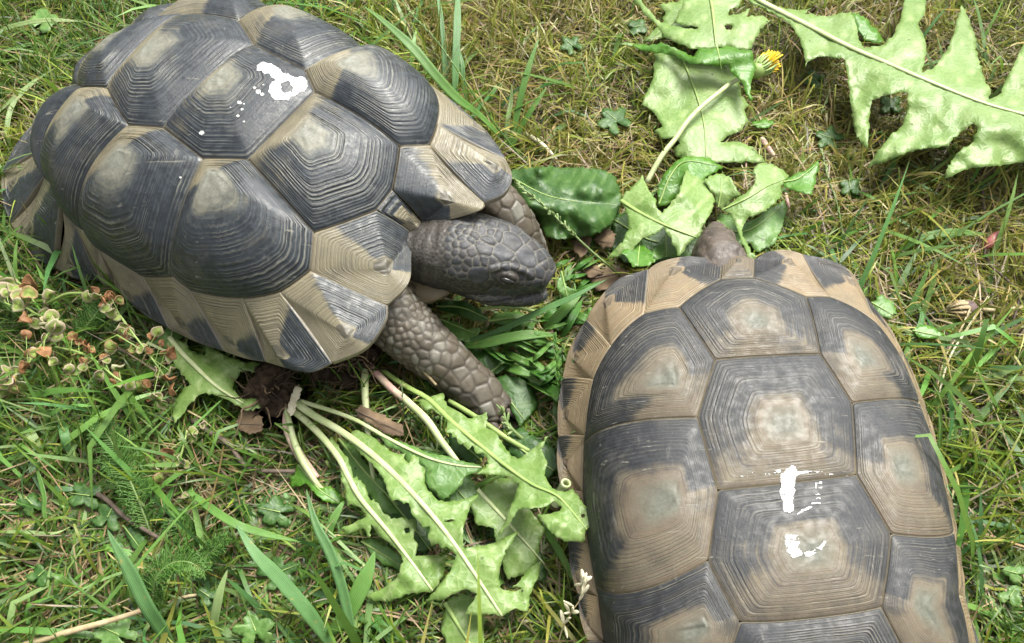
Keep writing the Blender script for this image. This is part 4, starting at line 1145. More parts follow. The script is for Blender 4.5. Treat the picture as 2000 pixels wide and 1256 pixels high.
# heap of leaves in front of the amber tortoise
heap = [
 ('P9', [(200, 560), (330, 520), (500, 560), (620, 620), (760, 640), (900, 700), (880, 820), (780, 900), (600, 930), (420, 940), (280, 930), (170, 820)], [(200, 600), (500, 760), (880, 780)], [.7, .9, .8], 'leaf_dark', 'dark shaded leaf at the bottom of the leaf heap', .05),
 ('P7', [(540, 350), (600, 220), (680, 140), (720, 110), (830, 105), (950, 120), (1050, 190), (960, 240), (900, 285), (960, 330), (900, 420), (740, 400), (600, 490), (540, 492)], [(545, 480), (640, 250), (760, 140), (1000, 170)], [1.6, 2.2, 2.6, 2.2], 'leaf_bright', 'crumpled bright leaf at the back of the leaf heap by the drawn-in head', .05),
 ('P6', [(900, 290), (960, 250), (1040, 240), (1110, 270), (1150, 340), (1182, 412), (1120, 450), (1030, 520), (1000, 480), (975, 400)], [(1010, 500), (1030, 380), (1030, 260)], [2.0, 2.5, 2.4], 'leaf_pale', 'rounded pale leaf piece standing up in the middle of the leaf heap', .06),
 ('P5', [(990, 600), (1040, 545), (1120, 560), (1200, 640), (1280, 600), (1400, 520), (1520, 445), (1548, 500), (1530, 600), (1490, 700), (1440, 800), (1300, 845), (1260, 780), (1180, 800), (1090, 740), (1040, 690)], [(1000, 600), (1150, 690), (1300, 650), (1520, 480)], [1.2, 1.6, 1.7, 1.4], 'leaf_mid', 'broad shaded green leaf at the right of the leaf heap', .06),
 ('P8', [(490, 830), (560, 760), (600, 700), (700, 700), (760, 760), (760, 830), (700, 885), (600, 890), (520, 910)], [(600, 720), (610, 890)], [1.5, 1.8], 'leaf_mid', 'small green leaf tucked between the heap and the amber shell', .06),
 ('P1', [(255, 420), (350, 330), (420, 245), (440, 300), (470, 370), (520, 430), (530, 500), (570, 548), (640, 470), (710, 370), (740, 260), (790, 148), (840, 200), (890, 270), (940, 330), (976, 420), (970, 500), (930, 580), (890, 650), (872, 722), (842, 738), (762, 800), (740, 850), (700, 882), (680, 830), (620, 722), (570, 652), (550, 692), (480, 722), (420, 742), (400, 762), (350, 830), (250, 882), (130, 902), (200, 830), (270, 752), (310, 640), (285, 530)], [(250, 445), (400, 540), (600, 640), (842, 735)], [2.6, 3.0, 3.2, 3.0], 'leaf_pale', 'pale folded dandelion leaf with yellow midrib on top of the heap', -.10),
 ('P2', [(258, 850), (330, 770), (400, 748), (450, 820), (512, 872), (516, 930), (430, 962), (340, 968), (300, 900)], [(400, 755), (380, 960)], [2.4, 2.9], 'leaf_bright', 'small bright green leaf flap at the left foot of the heap', .12),
 ('P3', [(1036, 520), (1150, 440), (1260, 360), (1302, 280), (1288, 200), (1330, 158), (1420, 158), (1500, 200), (1562, 250), (1540, 292), (1502, 330), (1512, 380), (1460, 470), (1350, 540), (1250, 582), (1222, 622), (1202, 662), (1200, 722), (1245, 800), (1322, 920), (1342, 1012), (1300, 982), (1230, 872), (1190, 762), (1160, 672), (1130, 592), (1090, 545)], [(1036, 520), (1250, 420), (1400, 330), (1545, 275)], [3.0, 3.4, 3.4, 3.0], 'leaf_pale', 'pale arched leaf whose long tip hangs over the amber shell rim', -.08),
 ('P4', [(1525, 290), (1620, 240), (1710, 200), (1802, 118), (1792, 190), (1772, 290), (1742, 402), (1680, 392), (1590, 362), (1518, 332)], [(1520, 300), (1640, 270), (1795, 150)], [3.0, 3.2, 3.3], 'leaf_bright', 'bright triangular leaf lobe sticking out right of the heap', .08)]
for i, (q, ol, rb, zr, mt, lab, cup) in enumerate(heap):
    rmk = {'P1': ('stalk_green', .13)}.get(q, ('stalk_green', .055))
    zf = None
    if q == 'P3': zf = lambda Q, u, v: np.clip((Q[:, 1] - 440) / 90, 0, 1) * 1.8
    if q == 'P1': zf = lambda Q, u, v: np.where(v < 0, .25, .0) * np.minimum(1, np.abs(v) / 30)
    o = leaf('dandelion_leaf', cP(ol), cP(rb), zr, mt, None, cup, .2, rmk[1], rmk[0], step=7, seed=10.0 + i, zfun=zf)
    tag(o, lab, 'leaf', 'leaves heaped in front of the amber tortoise')

# dark broad leaf beside the head
Dk = [(992, 352), (1000, 332), (1060, 325), (1120, 328), (1180, 332), (1202, 346), (1213, 380), (1210, 412), (1195, 440), (1170, 456), (1130, 464), (1090, 468), (1066, 462), (1058, 440), (1046, 418), (1018, 400), (998, 375)]
o = leaf('dock_leaf', Dk, [(995, 345), (1080, 385), (1205, 400)], [2.6, 2.9, 2.2], 'leaf_dark', None, -.12, .7, .05, 'stalk_green', step=6, seed=21, veins=22)
tag(o, 'broad wrinkled dark green leaf beside the stretched out head', 'leaf')

# ---------------------------------------------------------------- uprooted dandelions in the middle
dp = empty('uprooted_dandelion', at(560, 775, 0)); tag(dp, 'uprooted dandelion with soil on its root crown and long pale toothed leaves', 'dandelion')
dq = empty('uprooted_dandelion', at(715, 705, 0)); tag(dq, 'uprooted dandelion with pinkish stalks lying under the slate tortoise chin', 'dandelion')
L1 = c8([(500, 408), (560, 430), (590, 455), (612, 470), (624, 448), (634, 492), (672, 505), (700, 498), (690, 520), (712, 540), (722, 508), (760, 520), (778, 570), (775, 610), (782, 640), (830, 690), (900, 692), (990, 662), (952, 720), (930, 790), (925, 872), (950, 876), (1040, 860), (1100, 832), (1148, 812), (1110, 870), (1080, 930), (1068, 990), (1075, 1036), (1110, 1046), (1150, 1010), (1190, 960), (1238, 928), (1226, 990), (1190, 1070), (1182, 1130), (1130, 1120), (1090, 1146), (1075, 1152),
         (1050, 1140), (980, 1146), (930, 1142), (985, 1060), (940, 1042), (890, 1060), (840, 1086), (778, 1092), (830, 1030), (880, 960), (900, 902), (860, 872), (836, 880), (828, 858), (800, 872), (786, 822), (794, 790), (762, 795), (752, 775), (722, 742), (712, 700), (690, 702), (668, 685), (640, 692), (620, 640), (610, 600), (580, 560), (540, 520), (490, 470), (455, 430)])
L2 = c8([(400, 432), (470, 520), (490, 600), (505, 590), (530, 622), (560, 690), (572, 682), (600, 722), (640, 762), (680, 755), (742, 770), (730, 840), (748, 868), (735, 910), (790, 906), (862, 908), (852, 970), (830, 1020), (805, 1052), (770, 1052), (700, 1062), (640, 1092), (560, 1088), (518, 1070), (600, 1042), (660, 1000), (690, 932), (662, 882), (620, 852), (582, 820), (560, 782), (552, 838), (530, 800), (470, 822), (432, 800), (490, 780), (540, 752), (520, 720), (480, 702), (462, 715), (458, 640), (440, 600), (448, 560), (420, 520), (385, 465)])
L3 = c8([(810, 270), (848, 262), (862, 310), (900, 330), (960, 362), (1022, 336), (1020, 400), (1060, 422), (1082, 460), (1120, 512), (1150, 520), (1192, 495), (1264, 432), (1240, 490), (1262, 540), (1250, 590), (1282, 640), (1330, 655), (1362, 640), (1400, 690), (1422, 716), (1450, 710), (1460, 680), (1522, 613), (1516, 660), (1528, 700), (1526, 770), (1440, 792), (1415, 802), (1410, 852), (1330, 852), (1280, 820), (1240, 772), (1218, 750), (1270, 742), (1310, 732), (1320, 712), (1292, 690), (1260, 712), (1200, 722), (1150, 722), (1120, 770), (1056, 838), (1090, 780), (1120, 700), (1150, 622), (1100, 592), (1000, 580), (980, 582), (1030, 542), (1010, 500), (978, 500), (962, 468), (945, 486), (930, 458), (908, 462), (900, 436), (882, 440), (878, 418), (860, 420), (864, 385), (855, 360), (800, 322), (775, 330), (745, 290)])
L5 = c8([(950, 690), (1000, 640), (1060, 602), (1112, 600), (1180, 640), (1192, 720), (1222, 760), (1252, 800), (1232, 860), (1222, 942), (1180, 982), (1100, 1002), (1078, 930), (1060, 870), (1050, 800), (980, 782)])
L7 = c8([(590, 410), (640, 440), (720, 470), (790, 500), (850, 510), (990, 545), (1010, 565), (940, 590), (905, 640), (850, 690), (800, 650), (775, 600), (780, 560), (740, 530), (700, 545), (690, 500), (640, 480), (600, 440)])
L8 = c8([(862, 1090), (920, 1058), (980, 1080), (1012, 1160), (1010, 1256), (1030, 1330), (960, 1380), (880, 1330), (858, 1256), (838, 1200)])
L9 = c8([(520, 850), (560, 835), (640, 880), (700, 930), (740, 980), (700, 1010), (660, 960), (600, 940), (560, 900)])
UL = [
 ([(430, 440), (500, 470), (540, 540), (600, 610), (640, 700), (700, 740), (760, 790), (700, 800), (640, 760), (590, 740), (560, 680), (500, 640), (470, 560)], [(430, 440), (560, 600), (760, 795)], [1.2, 1.3, 1.0], 'leaf_mid'),
 ([(740, 480), (830, 500), (900, 560), (960, 600), (1000, 680), (960, 740), (900, 720), (840, 700), (790, 640), (760, 560)], [(740, 480), (860, 600), (980, 730)], [1.5, 1.6, 1.3], 'leaf_mid'),
 ([(560, 590), (640, 600), (720, 680), (780, 760), (820, 850), (780, 900), (700, 870), (650, 800), (600, 720)], [(560, 590), (700, 760), (800, 890)], [1.1, 1.2, 1.0], 'leaf_dark'),
 ([(860, 400), (930, 420), (990, 470), (1010, 520), (950, 540), (880, 500)], [(860, 400), (1000, 530)], [1.4, 1.5], 'leaf_dark'),
 ([(1090, 440), (1150, 400), (1210, 430), (1290, 480), (1310, 560), (1260, 600), (1190, 560), (1120, 510)], [(1090, 440), (1290, 570)], [1.4, 1.6], 'leaf_dark'),
 ([(900, 900), (960, 880), (1040, 940), (1090, 1010), (1060, 1060), (980, 1040), (920, 980)], [(900, 900), (1070, 1050)], [1.0, 1.0], 'leaf_mid'),
 ([(1000, 700), (1100, 720), (1180, 800), (1240, 900), (1260, 1000), (1200, 1020), (1120, 940), (1040, 830)], [(1000, 700), (1240, 1000)], [.9, .9], 'leaf_dark')]
for i, (ol, rb, zr, mt) in enumerate(UL): leaf('leaf', c8(ol), c8(rb), zr, mt, dp if i % 2 else dq, -.06, .28, .06, 'stalk_green', seed=90 + i, step=8, teeth=3.0)
# stalks run from the crown; blades further out
leaf('leaf', L5, c8([(985, 645), (1100, 770), (1250, 940)]), [1.5, 1.6, 1.2], 'leaf_pale', dp, -.03, .16, .11, 'stalk', seed=31, step=8)
leaf('leaf', L9, c8([(520, 850), (740, 985)]), [.9, .9], 'leaf_mid', dp, 0, .2, .05, 'stalk_green', seed=32, step=8)
leaf('leaf', L8, c8([(855, 1095), (905, 1180), (960, 1270), (1010, 1360)]), [1.2, 1.3, 1.3, 1.0], 'leaf_pale', dp, -.03, .14, .11, 'stalk_green', seed=33)
leaf('leaf', L2, c8([(240, 320), (300, 370), (370, 440), (432, 520), (470, 595), (520, 682), (620, 802), (720, 932), (805, 1048)]), [1.5, 1.7, 1.9, 2.0, 2.1, 2.0, 1.8], 'leaf_pale', dp, -.06, .24, .19, 'stalk', seed=34, holes=[c8([(690, 800), (712, 795), (715, 815), (698, 820)])])
leaf('leaf', L7, c8([(270, 290), (400, 330), (500, 368), (600, 425), (700, 478), (800, 522), (900, 547), (1000, 556)]), [1.7, 2.2, 2.5, 2.7, 2.7, 2.6], 'leaf_mid', dp, -.05, .2, .13, 'stalk', seed=35)
leaf('leaf', L1, c8([(262, 300), (330, 348), (400, 388), (470, 432), (550, 492), (630, 562), (700, 632), (800, 742), (900, 872), (1000, 1022), (1082, 1148)]), [1.8, 2.2, 2.6, 2.9, 3.0, 2.8, 2.4], 'leaf_pale', dp, -.06, .24, .20, 'stalk', seed=36, holes=[c8([(1108, 1040), (1140, 1032), (1160, 1038), (1135, 1050), (1112, 1050)]), c8([(850, 772), (880, 762), (895, 768), (870, 775)])])
leaf('leaf', L3, c8([(600, 165), (660, 208), (720, 245), (790, 285), (880, 372), (1000, 472), (1100, 552), (1200, 622), (1290, 662), (1335, 702), (1420, 805)]), [1.6, 2.3, 2.8, 3.1, 3.4, 3.9, 4.4], 'leaf_pale', dq, -.04, .28, .15, 'stalk_green', seed=37, holes=[c8([(1395, 745), (1410, 740), (1412, 755), (1398, 758)])])
stalk('leaf_stalk', [(450 + 545 * .4905, 640 + 140 * .4905, 1.4), (450 + 600 * .4905, 640 + 200 * .4905, 1.9), (450 + 645 * .4905, 640 + 245 * .4905, 2.2), (450 + 700 * .4905, 640 + 288 * .4905, 2.4)], [.17, .20, .20, .19], 'stalk_pink', dq)
stalk('leaf_stalk', [(450 + 695 * .4905, 640 + 284 * .4905, 2.4), (450 + 780 * .4905, 640 + 365 * .4905, 2.6), (450 + 840 * .4905, 640 + 450 * .4905, 2.7), (450 + 912 * .4905, 640 + 545 * .4905, 2.4)], [.19, .2, .18, .14], 'stalk', dq)
stalk('leaf_stalk', [(450 + 540 * .4905, 640 + 125 * .4905, 1.3), (450 + 535 * .4905, 640 + 230 * .4905, 1.8), (450 + 545 * .4905, 640 + 400 * .4905, 1.9), (450 + 558 * .4905, 640 + 520 * .4905, 1.6), (450 + 572 * .4905, 640 + 625 * .4905, 1.1)], [.2, .21, .17, .13, .1], 'stalk', dq)
stalk('leaf_stalk', [(450 + 870 * .4905, 640 + 290 * .4905, 1.6), (450 + 980 * .4905, 640 + 358 * .4905, 1.8), (450 + 1100 * .4905, 640 + 440 * .4905, 1.7), (450 + 1190 * .4905, 640 + 492 * .4905, 1.4)], [.13, .15, .15, .12], 'stalk_green', dq)
stalk('leaf_stalk', [(450 + 225 * .4905, 640 + 330 * .4905, 1.3), (450 + 225 * .4905, 640 + 400 * .4905, 1.2), (450 + 270 * .4905, 640 + 500 * .4905, 1.0), (450 + 345 * .4905, 640 + 600 * .4905, .8)], [.2, .22, .24, .18], 'stalk_pink', dp)
stalk('leaf_stalk', [(450 + 215 * .4905, 640 + 300 * .4905, 1.5), (450 + 260 * .4905, 640 + 470 * .4905, 1.35), (450 + 330 * .4905, 640 + 600 * .4905, 1.1), (450 + 372 * .4905, 640 + 650 * .4905, .8)], [.15, .17, .2, .1], 'stalk', dp)
leaf('leaf', c8([(270, 540), (330, 570), (350, 640), (400, 630), (452, 680), (430, 705), (385, 695), (345, 670), (300, 620), (240, 640), (235, 600)]), c8([(270, 545), (350, 640), (440, 700)]), [.9, 1.0, .8], 'leaf_bright', dp, .1, .3, .05, 'stalk_green', step=7, seed=38)
# dried sheath at the crown
leaf('dry_sheath', c8([(225, 330), (238, 285), (255, 240), (272, 225), (284, 240), (280, 270), (262, 300), (256, 335), (240, 352)]), c8([(270, 230), (230, 350)]), [1.9, 2.0], 'cream', dp, -.3, .1, 0, step=6, seed=39)
# root crown: knotted dark clump with rootlets
rc = at(545, 772, 1.5)
prt = []
for k in range(16):
    d = rng.normal(size=3) * [1, 1, .5]; d = norm(d)
    c_ = rc + d * rng.uniform(.2, 1.0) + np.array([-.6, .5, 0]) * rng.uniform(0, 1.2)
    prt.append(ellipsoid(c_, np.diag(rng.uniform(.4, .8, 3)) @ rotm(*rng.uniform(0, 180, 3)), 10, 7))
Vr, Nr, Fr = remesh(prt, .09, 1)
Vr = Vr + Nr * (fnoise(Vr, 2.0, 2.0) * .4 + fnoise(Vr, 6.0, 5.0) * .2)[:, None]
obj('root_crown', Vr, [Fr], M['root'], dp); press(Vr * [1, 1, 0])
for k in range(34):
    a = rng.uniform(0, 6.28); b = rc + np.array([-.3, .3, .45]) + rng.normal(0, .5, 3) * [1, 1, .3]; L_ = rng.uniform(1, 3.4)
    P = [b]; d = np.array([math.cos(a), math.sin(a) * .8 + .2, rng.uniform(-.2, .25)])
    for i in range(6): d = norm(d + rng.normal(0, .35, 3)); P.append(P[-1] + d * L_ / 6)
    P = np.array(P); P[:, 2] = np.maximum(P[:, 2], .3)
    obj('rootlet', *tube(smooth_line(P, 14), np.linspace(.075, .02, 14), 5), M['root'] if k % 3 else M['dry'], dp)
rc2 = at(700, 700, 1.3)
prt = [ellipsoid(rc2 + rng.normal(0, .7, 3) * [2.2, 1.3, .3] + [-.8, .2, 0], np.diag(rng.uniform(.35, .8, 3)) @ rotm(*rng.uniform(0, 180, 3)), 10, 7) for k in range(20)]
Vr, Nr, Fr = remesh(prt, .09, 1)
obj('root_crown', Vr + Nr * (fnoise(Vr, 3.0, 7.0) * .22 + fnoise(Vr, 8.0, 5.0) * .1)[:, None], [Fr], M['root'], dq)
for k in range(46):
    a = rng.uniform(2.2, 5.6); b = rc2 + rng.normal(0, .4, 3) * [1, 1, .3] + [0, 0, .45]; L_ = rng.uniform(1, 3.6); P = [b]; d = np.array([math.cos(a), math.sin(a), rng.uniform(-.2, .25)])
    for i in range(6): d = norm(d + rng.normal(0, .35, 3)); P.append(P[-1] + d * L_ / 6)
    P = np.array(P); P[:, 2] = np.maximum(P[:, 2], .3)
    obj('rootlet', *tube(smooth_line(P, 14), np.linspace(.07, .02, 14), 5), M['root'] if k % 3 else M['dry'], dq)

# dandelion leaf with a broken midrib under the slate shell's edge
o = leaf('dandelion_leaf', cL([(1088, 535), (1130, 535), (1196, 560), (1200, 490), (1214, 600), (1320, 642), (1335, 560), (1382, 600), (1450, 640), (1560, 680), (1700, 690), (1792, 722), (1640, 752), (1550, 742), (1530, 792), (1500, 850), (1560, 922), (1680, 918), (1702, 980), (1600, 1002), (1560, 982), (1480, 932), (1400, 902), (1330, 882), (1280, 902), (1220, 962), (1180, 1022), (1120, 1085), (1112, 1030), (1140, 922), (1180, 862), (1240, 832), (1180, 772), (1122, 702), (1100, 640), (1080, 580)]),
         cL([(1095, 525), (1160, 610), (1250, 702), (1400, 842), (1572, 952)]), [1.6, 1.9, 2.0, 1.7], 'leaf_pale', None, -.05, .2, .16, 'stalk', step=8, seed=41)
tag(o, 'pale toothed dandelion leaf with snapped midrib below the slate shell rim', 'leaf', LG)
o = leaf('dandelion_leaf', cL([(985, 560), (1050, 510), (1080, 430), (1130, 403), (1172, 440), (1182, 520), (1130, 560), (1085, 615)]), cL([(950, 560), (1090, 610), (1110, 500), (1130, 420)]), [1.0, 1.3, 1.6, 1.4], 'leaf_mid', None, -.05, .2, .10, 'stalk', step=8, seed=42)
tag(o, 'small green leaf lobe standing against the slate shell rim', 'leaf', LG)
# ---------------------------------------------------------------- single grasses, herbs and litter
def bl_mat(name, a, b):
    t = NT(name)
    vec = t.node("ShaderNodeMapping", i_Vector=t.attr('bu', 'Vector'), i_Scale=(1, 1, 1)).outputs[0]
    n = t.noise(60, 4, .6)
    c = t.mix(t.ramp(n, .3, .7), a, b)
    st = t.math('SINE', t.math('MULTIPLY', t.attr('bv'), 28.0))
    c = t.mix(t.ramp(st, .2, 1, 0, .35), c, tuple(x * 1.35 for x in b))
    c = t.mix(t.ramp(t.noise(300, 3), .64, .72, 0, .7), c, (.30, .27, .08))
    t.set(c, .40, t.bump(st, .25, .0004), .45)
    return t.translucent(t.mix(.4, c, (.28, .45, .04)), .28)
M['blade'] = bl_mat('grass_blade_green', (.085, .20, .035), (.135, .27, .06))
M['blade_blue'] = bl_mat('grass_blade_blue_green', (.085, .20, .06), (.13, .265, .09))
M['blade_pale'] = bl_mat('grass_blade_pale', (.20, .30, .10), (.29, .38, .16))
M['blade_dark'] = bl_mat('grass_blade_dark', (.045, .14, .022), (.08, .20, .035))

def gblade(pts, w, mat, label, name='grass_blade', tilt=0.0, group='broad grass blades', n=26, fold=.22, shape=None):
    P = smooth_line(np.array([at(*p) for p in pts]), n)
    T = norm(np.gradient(P, axis=0)); view = norm(CO - P)
    S_ = norm(np.cross(T, [0, 0, 1.0])); U = np.cross(S_, T)
    S_ = S_ * math.cos(tilt) + U * math.sin(tilt); U = np.cross(S_, T)
    u = np.linspace(0, 1, n); pr = shape(u) if shape else np.minimum(1, .55 + 1.6 * u) * np.clip((1 - u) * 3.0, 0, 1) ** .7
    k = np.linspace(-1, 1, 5)
    V = P[:, None] + S_[:, None] * (k[None, :, None] * (w / 2 * pr)[:, None, None]) + U[:, None] * ((np.abs(k) * fold * w / 2)[None, :, None] * pr[:, None, None])
    o = obj(name, V.reshape(-1, 3), [grid_faces(n, 5, False)], M[mat], None, dict(bv=np.tile(k, n)))
    m_ = o.modifiers.new('thickness', 'SOLIDIFY'); m_.thickness = .02 * SC; m_.offset = 0
    tag(o, label, 'grass', group)
    return o
r2 = lambda x, y, z: (x * .3472, 820 + y * .3472, z)
c2 = lambda x, y, z: (500 + x * .3504, y * .3504, z)
c8z = lambda x, y, z: (450 + x * .4905, 640 + y * .4905, z)
c4z = lambda x, y, z: (600 + x * .3265, 350 + y * .3265, z)
flip = lambda L: L[::-1]
GB = [
 (flip([c2(598, 35, 8.2), c2(700, 110, 7.9), c2(870, 265, 7.2), c2(1000, 420, 6.2), c2(1120, 550, 5.0), c2(1240, 640, 3.5), c2(1360, 760, 1.5)]), .62, 'blade', 'long arching green grass blade leaning over the slate shell front'),
 ([(888, 215, 1.0), (889, 150, 2.4), (892, 70, 3.6), (895, -40, 4.6)], .52, 'blade_blue', 'upright blue green grass blade behind the slate shell'),
 ([(866, 190, .8), (868, 120, 2.0), (862, 40, 3.2), (850, -40, 4.0)], .34, 'blade_blue', 'narrow blue green grass blade next to a broader one behind the shell'),
 ([c2(1400, 850, .4), c2(1440, 700, 1.6), c2(1490, 480, 3.2), c2(1545, 300, 4.2), c2(1580, 210, 4.6)], .42, 'blade', 'tall pointed grass blade in the tuft beside the slate shell rim'),
 ([c2(1410, 860, .4), c2(1470, 730, 1.4), c2(1540, 610, 2.4), c2(1622, 485, 3.0)], .46, 'blade', 'grass blade with straw coloured tip in the tuft beside the slate rim'),
 ([c2(1395, 840, .4), c2(1400, 700, 1.5), c2(1422, 560, 2.2), c2(1425, 470, 2.8)], .36, 'blade_pale', 'short pale grass blade in the tuft beside the slate rim'),
 ([c2(1270, 600, .6), c2(1310, 540, 1.4), c2(1342, 468, 1.8)], .3, 'blade', 'short dark grass blade left of the grass tuft'),
 ([c2(1210, 650, .5), c2(1160, 480, 2.0), c2(1150, 360, 2.8), c2(1125, 250, 3.2)], .3, 'blade_blue', 'thin blue green grass blade crossing the long arching blade'),
 ([(-15, 66, 1.0), (40, 48, 1.6), (95, 40, 1.8), (165, 42, 1.2)], .38, 'blade_pale', 'pale grass blade arching flat at the slate shell rear'),
 ([(-10, 112, .8), (50, 108, 1.2), (122, 118, 1.0)], .30, 'blade', 'green grass blade pointing at the slate shell rear'),
 ([(-20, 238, .8), (20, 200, 1.6), (60, 165, 1.8), (108, 133, 1.4)], .50, 'blade_pale', 'thick pale grass stem bent towards the slate shell rear'),
 ([(20, 305, .5), (14, 250, 1.4), (28, 200, 1.8), (70, 160, 1.9)], .34, 'blade_pale', 'curved pale grass blade against the flared rear shell rim'),
 (flip([r2(603, 615, 5.2), r2(640, 690, 5.0), r2(720, 830, 4.4), r2(830, 1050, 3.2), r2(900, 1160, 2.2), r2(1000, 1330, .6)]), .62, 'blade_blue', 'broad blue green grass blade standing beside the feathery leaf'),
 (flip([r2(1325, 585, 4.8), r2(1440, 760, 4.4), r2(1560, 885, 3.8), r2(1728, 1080, 2.8), r2(1880, 1290, 1.0)]), .64, 'blade_blue', 'broad grass blade with a crease left of the dandelion leaves'),
 ([r2(1060, 400, 2.0), r2(1200, 510, 2.4), r2(1330, 590, 2.6), r2(1480, 640, 2.0), r2(1700, 690, 1.0)], .42, 'blade', 'green grass blade lying under the creased broad blade'),
 (flip([c8z(302, 645, 3.4), c8z(340, 780, 3.2), c8z(400, 900, 2.8), c8z(450, 1050, 2.2), c8z(500, 1290, .8)]), .5, 'blade_blue', 'blue green grass blade between the creased blade and pale leaves'),
 ([c8z(400, 1215, .8), c8z(470, 1130, 1.6), c8z(540, 990, 2.2), c8z(575, 890, 2.4)], .78, 'blade', 'short broad grass blade crossing another near the dandelion leaf tips'),
 ([c8z(500, 1110, .6), c8z(600, 1190, 1.2), c8z(660, 1290, 1.0)], .5, 'blade_dark', 'dark grass blade below the dandelion leaf tips'),
 ([c8z(385, 895, .8), c8z(395, 800, 1.4), c8z(440, 710, 1.6), c8z(460, 690, 1.4)], .4, 'blade', 'grass blade rising to the yellowing leaf scrap'),
 ([r2(345, -10, 1.0), r2(365, 90, 1.6), r2(392, 215, .6)], .46, 'blade_blue', 'short wide blue green blade below the seed stalks'),
 ([r2(140, 50, .8), r2(180, 90, 1.2), r2(235, 215, .6)], .46, 'blade_pale', 'pale cut off grass blade below the seed stalks'),
 ([r2(1190, 1260, .5), r2(1215, 1080, 1.8), r2(1240, 960, 2.4), r2(1282, 838, 2.6)], .40, 'blade_pale', 'pale upright grass blade near the lobed ground leaf'),
 ([r2(775, 455, .8), r2(900, 380, 1.3), r2(1000, 310, 1.5), r2(1105, 265, 1.4)], .30, 'blade', 'narrow grass blade crossing the yarrow leaf'),
 ([r2(210, 280, 1.4), r2(250, 430, 1.2), r2(250, 520, 1.0), r2(280, 640, .6)], .28, 'blade', 'thin bent grass blade left of the yarrow leaf'),
 ([r2(-20, 632, .8), r2(120, 632, 1.1), r2(300, 640, 1.0), r2(400, 600, .8)], .22, 'blade_pale', 'thin pale grass stem lying level left of the yarrow'),
 ([r2(880, 590, .8), r2(920, 500, 1.2), r2(980, 370, 1.0)], .40, 'blade_dark', 'dark green blade behind the yarrow leaf'),
 ([c4z(930, 1000, 1.4), c4z(1050, 985, 2.0), c4z(1200, 950, 2.4), c4z(1350, 930, 2.4), c4z(1500, 935, 1.8)], .58, 'blade', 'bright broad grass blade lying under the slate tortoise head'),
 ([c4z(930, 975, 1.0), c4z(1060, 940, 1.6), c4z(1200, 885, 2.2), c4z(1400, 790, 3.0), c4z(1600, 700, 3.6), c4z(1795, 598, 3.9)], .42, 'blade_blue', 'long blue green blade running from chin to the amber shell'),
 ([c4z(1420, 900, 1.6), c4z(1500, 820, 2.4), c4z(1560, 760, 2.8), c4z(1640, 690, 2.8)], .56, 'blade', 'broad green blade between the two tortoises'),
 ([c4z(1200, 970, .8), c4z(1320, 1060, 1.6), c4z(1430, 1160, 1.8), c4z(1480, 1240, 1.4)], .34, 'blade', 'green blade slanting down towards the amber shell rim'),
 ([(1100, 830, .6), (1104, 780, 2.4), (1112, 740, 3.6), (1120, 700, 4.4)], .26, 'blade', 'thin upright blade against the amber shell flank'),
 ([(1083, 880, .8), (1096, 862, 2.2), (1110, 848, 3.2), (1126, 842, 3.9)], .24, 'blade_pale', 'small yellowing blade bent onto the amber shell rim'),
 ([(1100, 900, .5), (1125, 960, 1.0), (1120, 1040, 1.0), (1085, 1090, .6)], .4, 'blade_dark', 'dark blade along the amber shell flank'),
 ([(1745, 500, .6), (1790, 470, 1.4), (1850, 455, 1.6), (1930, 458, 1.0)], .5, 'blade', 'broad green blade lying right of the amber tortoise'),
 ([(1772, 575, .6), (1800, 612, 1.2), (1790, 650, 1.4), (1774, 680, 1.0)], .34, 'blade_blue', 'bent blue green blade by the amber shell shoulder'),
 ([(1668, 372, .6), (1700, 385, 1.2), (1725, 405, .9)], .36, 'blade', 'short green blade below the large pale leaf'),
 ([(1830, 700, .5), (1815, 730, 1.0), (1790, 740, .7)], .3, 'blade_blue', 'short blade touching the amber shell flank'),
]
for i, (pts, w, mt, lab) in enumerate(GB):
    gblade(pts, w, mt, lab, tilt=[.25, -.2, .1, -.35, .3][i % 5])

def spikelets(parent, P, n0, n1, count, L, w, mat, spread=.6, name='spikelet', seed=0):
    q = np.random.default_rng(seed)
    for k in range(count):
        u = q.uniform(n0, n1); i = int(u * (len(P) - 1)); b = P[i]
        T = norm(P[min(i + 1, len(P) - 1)] - P[max(i - 1, 0)])
        d = norm(T + q.normal(0, spread, 3) + np.array([0, 0, .15])); a_ = norm(np.cross(d, q.normal(size=3))); c_ = np.cross(a_, d)
        ln = L * q.uniform(.7, 1.25)
        obj(name, *ellipsoid(b + d * ln * .55, [a_ * w, c_ * w * .6, d * ln * .5], 7, 6), M[mat], parent)

def panicle(pts, label, r, mat, spmat, n0, n1, count, L, w, spread, seed):
    e_ = empty('flowering_grass', at(pts[0][0], pts[0][1], 0)); tag(e_, label, 'grass', 'flowering grass stalks')
    P = smooth_line(np.array([at(*p) for p in pts]), 60)
    obj('stalk', *tube(P, np.linspace(r, r * .5, 60), 6), M[mat], e_)
    spikelets(e_, P, n0, n1, count, L, w, spmat, spread, seed=seed)
    return e_
panicle([c2(1530, 932, .6), c2(1400, 780, 2.2), c2(1250, 580, 4.2), c2(1130, 400, 5.6), c2(1000, 220, 6.6), c2(870, 80, 7.2), c2(800, -20, 7.4)], 'slender flowering grass stalk crossing the long arching blade', .06, 'blade', 'blade_pale', .45, 1, 46, .26, .05, .25, 1)
panicle([c4z(1870, 575, 1.0), c4z(1700, 430, 2.6), c4z(1500, 240, 4.0), c4z(1400, 150, 4.5), c4z(1250, 20, 4.9)], 'green flowering grass stalk lying across the dark wrinkled leaf', .075, 'blade_pale', 'blade_pale', .45, 1, 60, .34, .075, .35, 2)
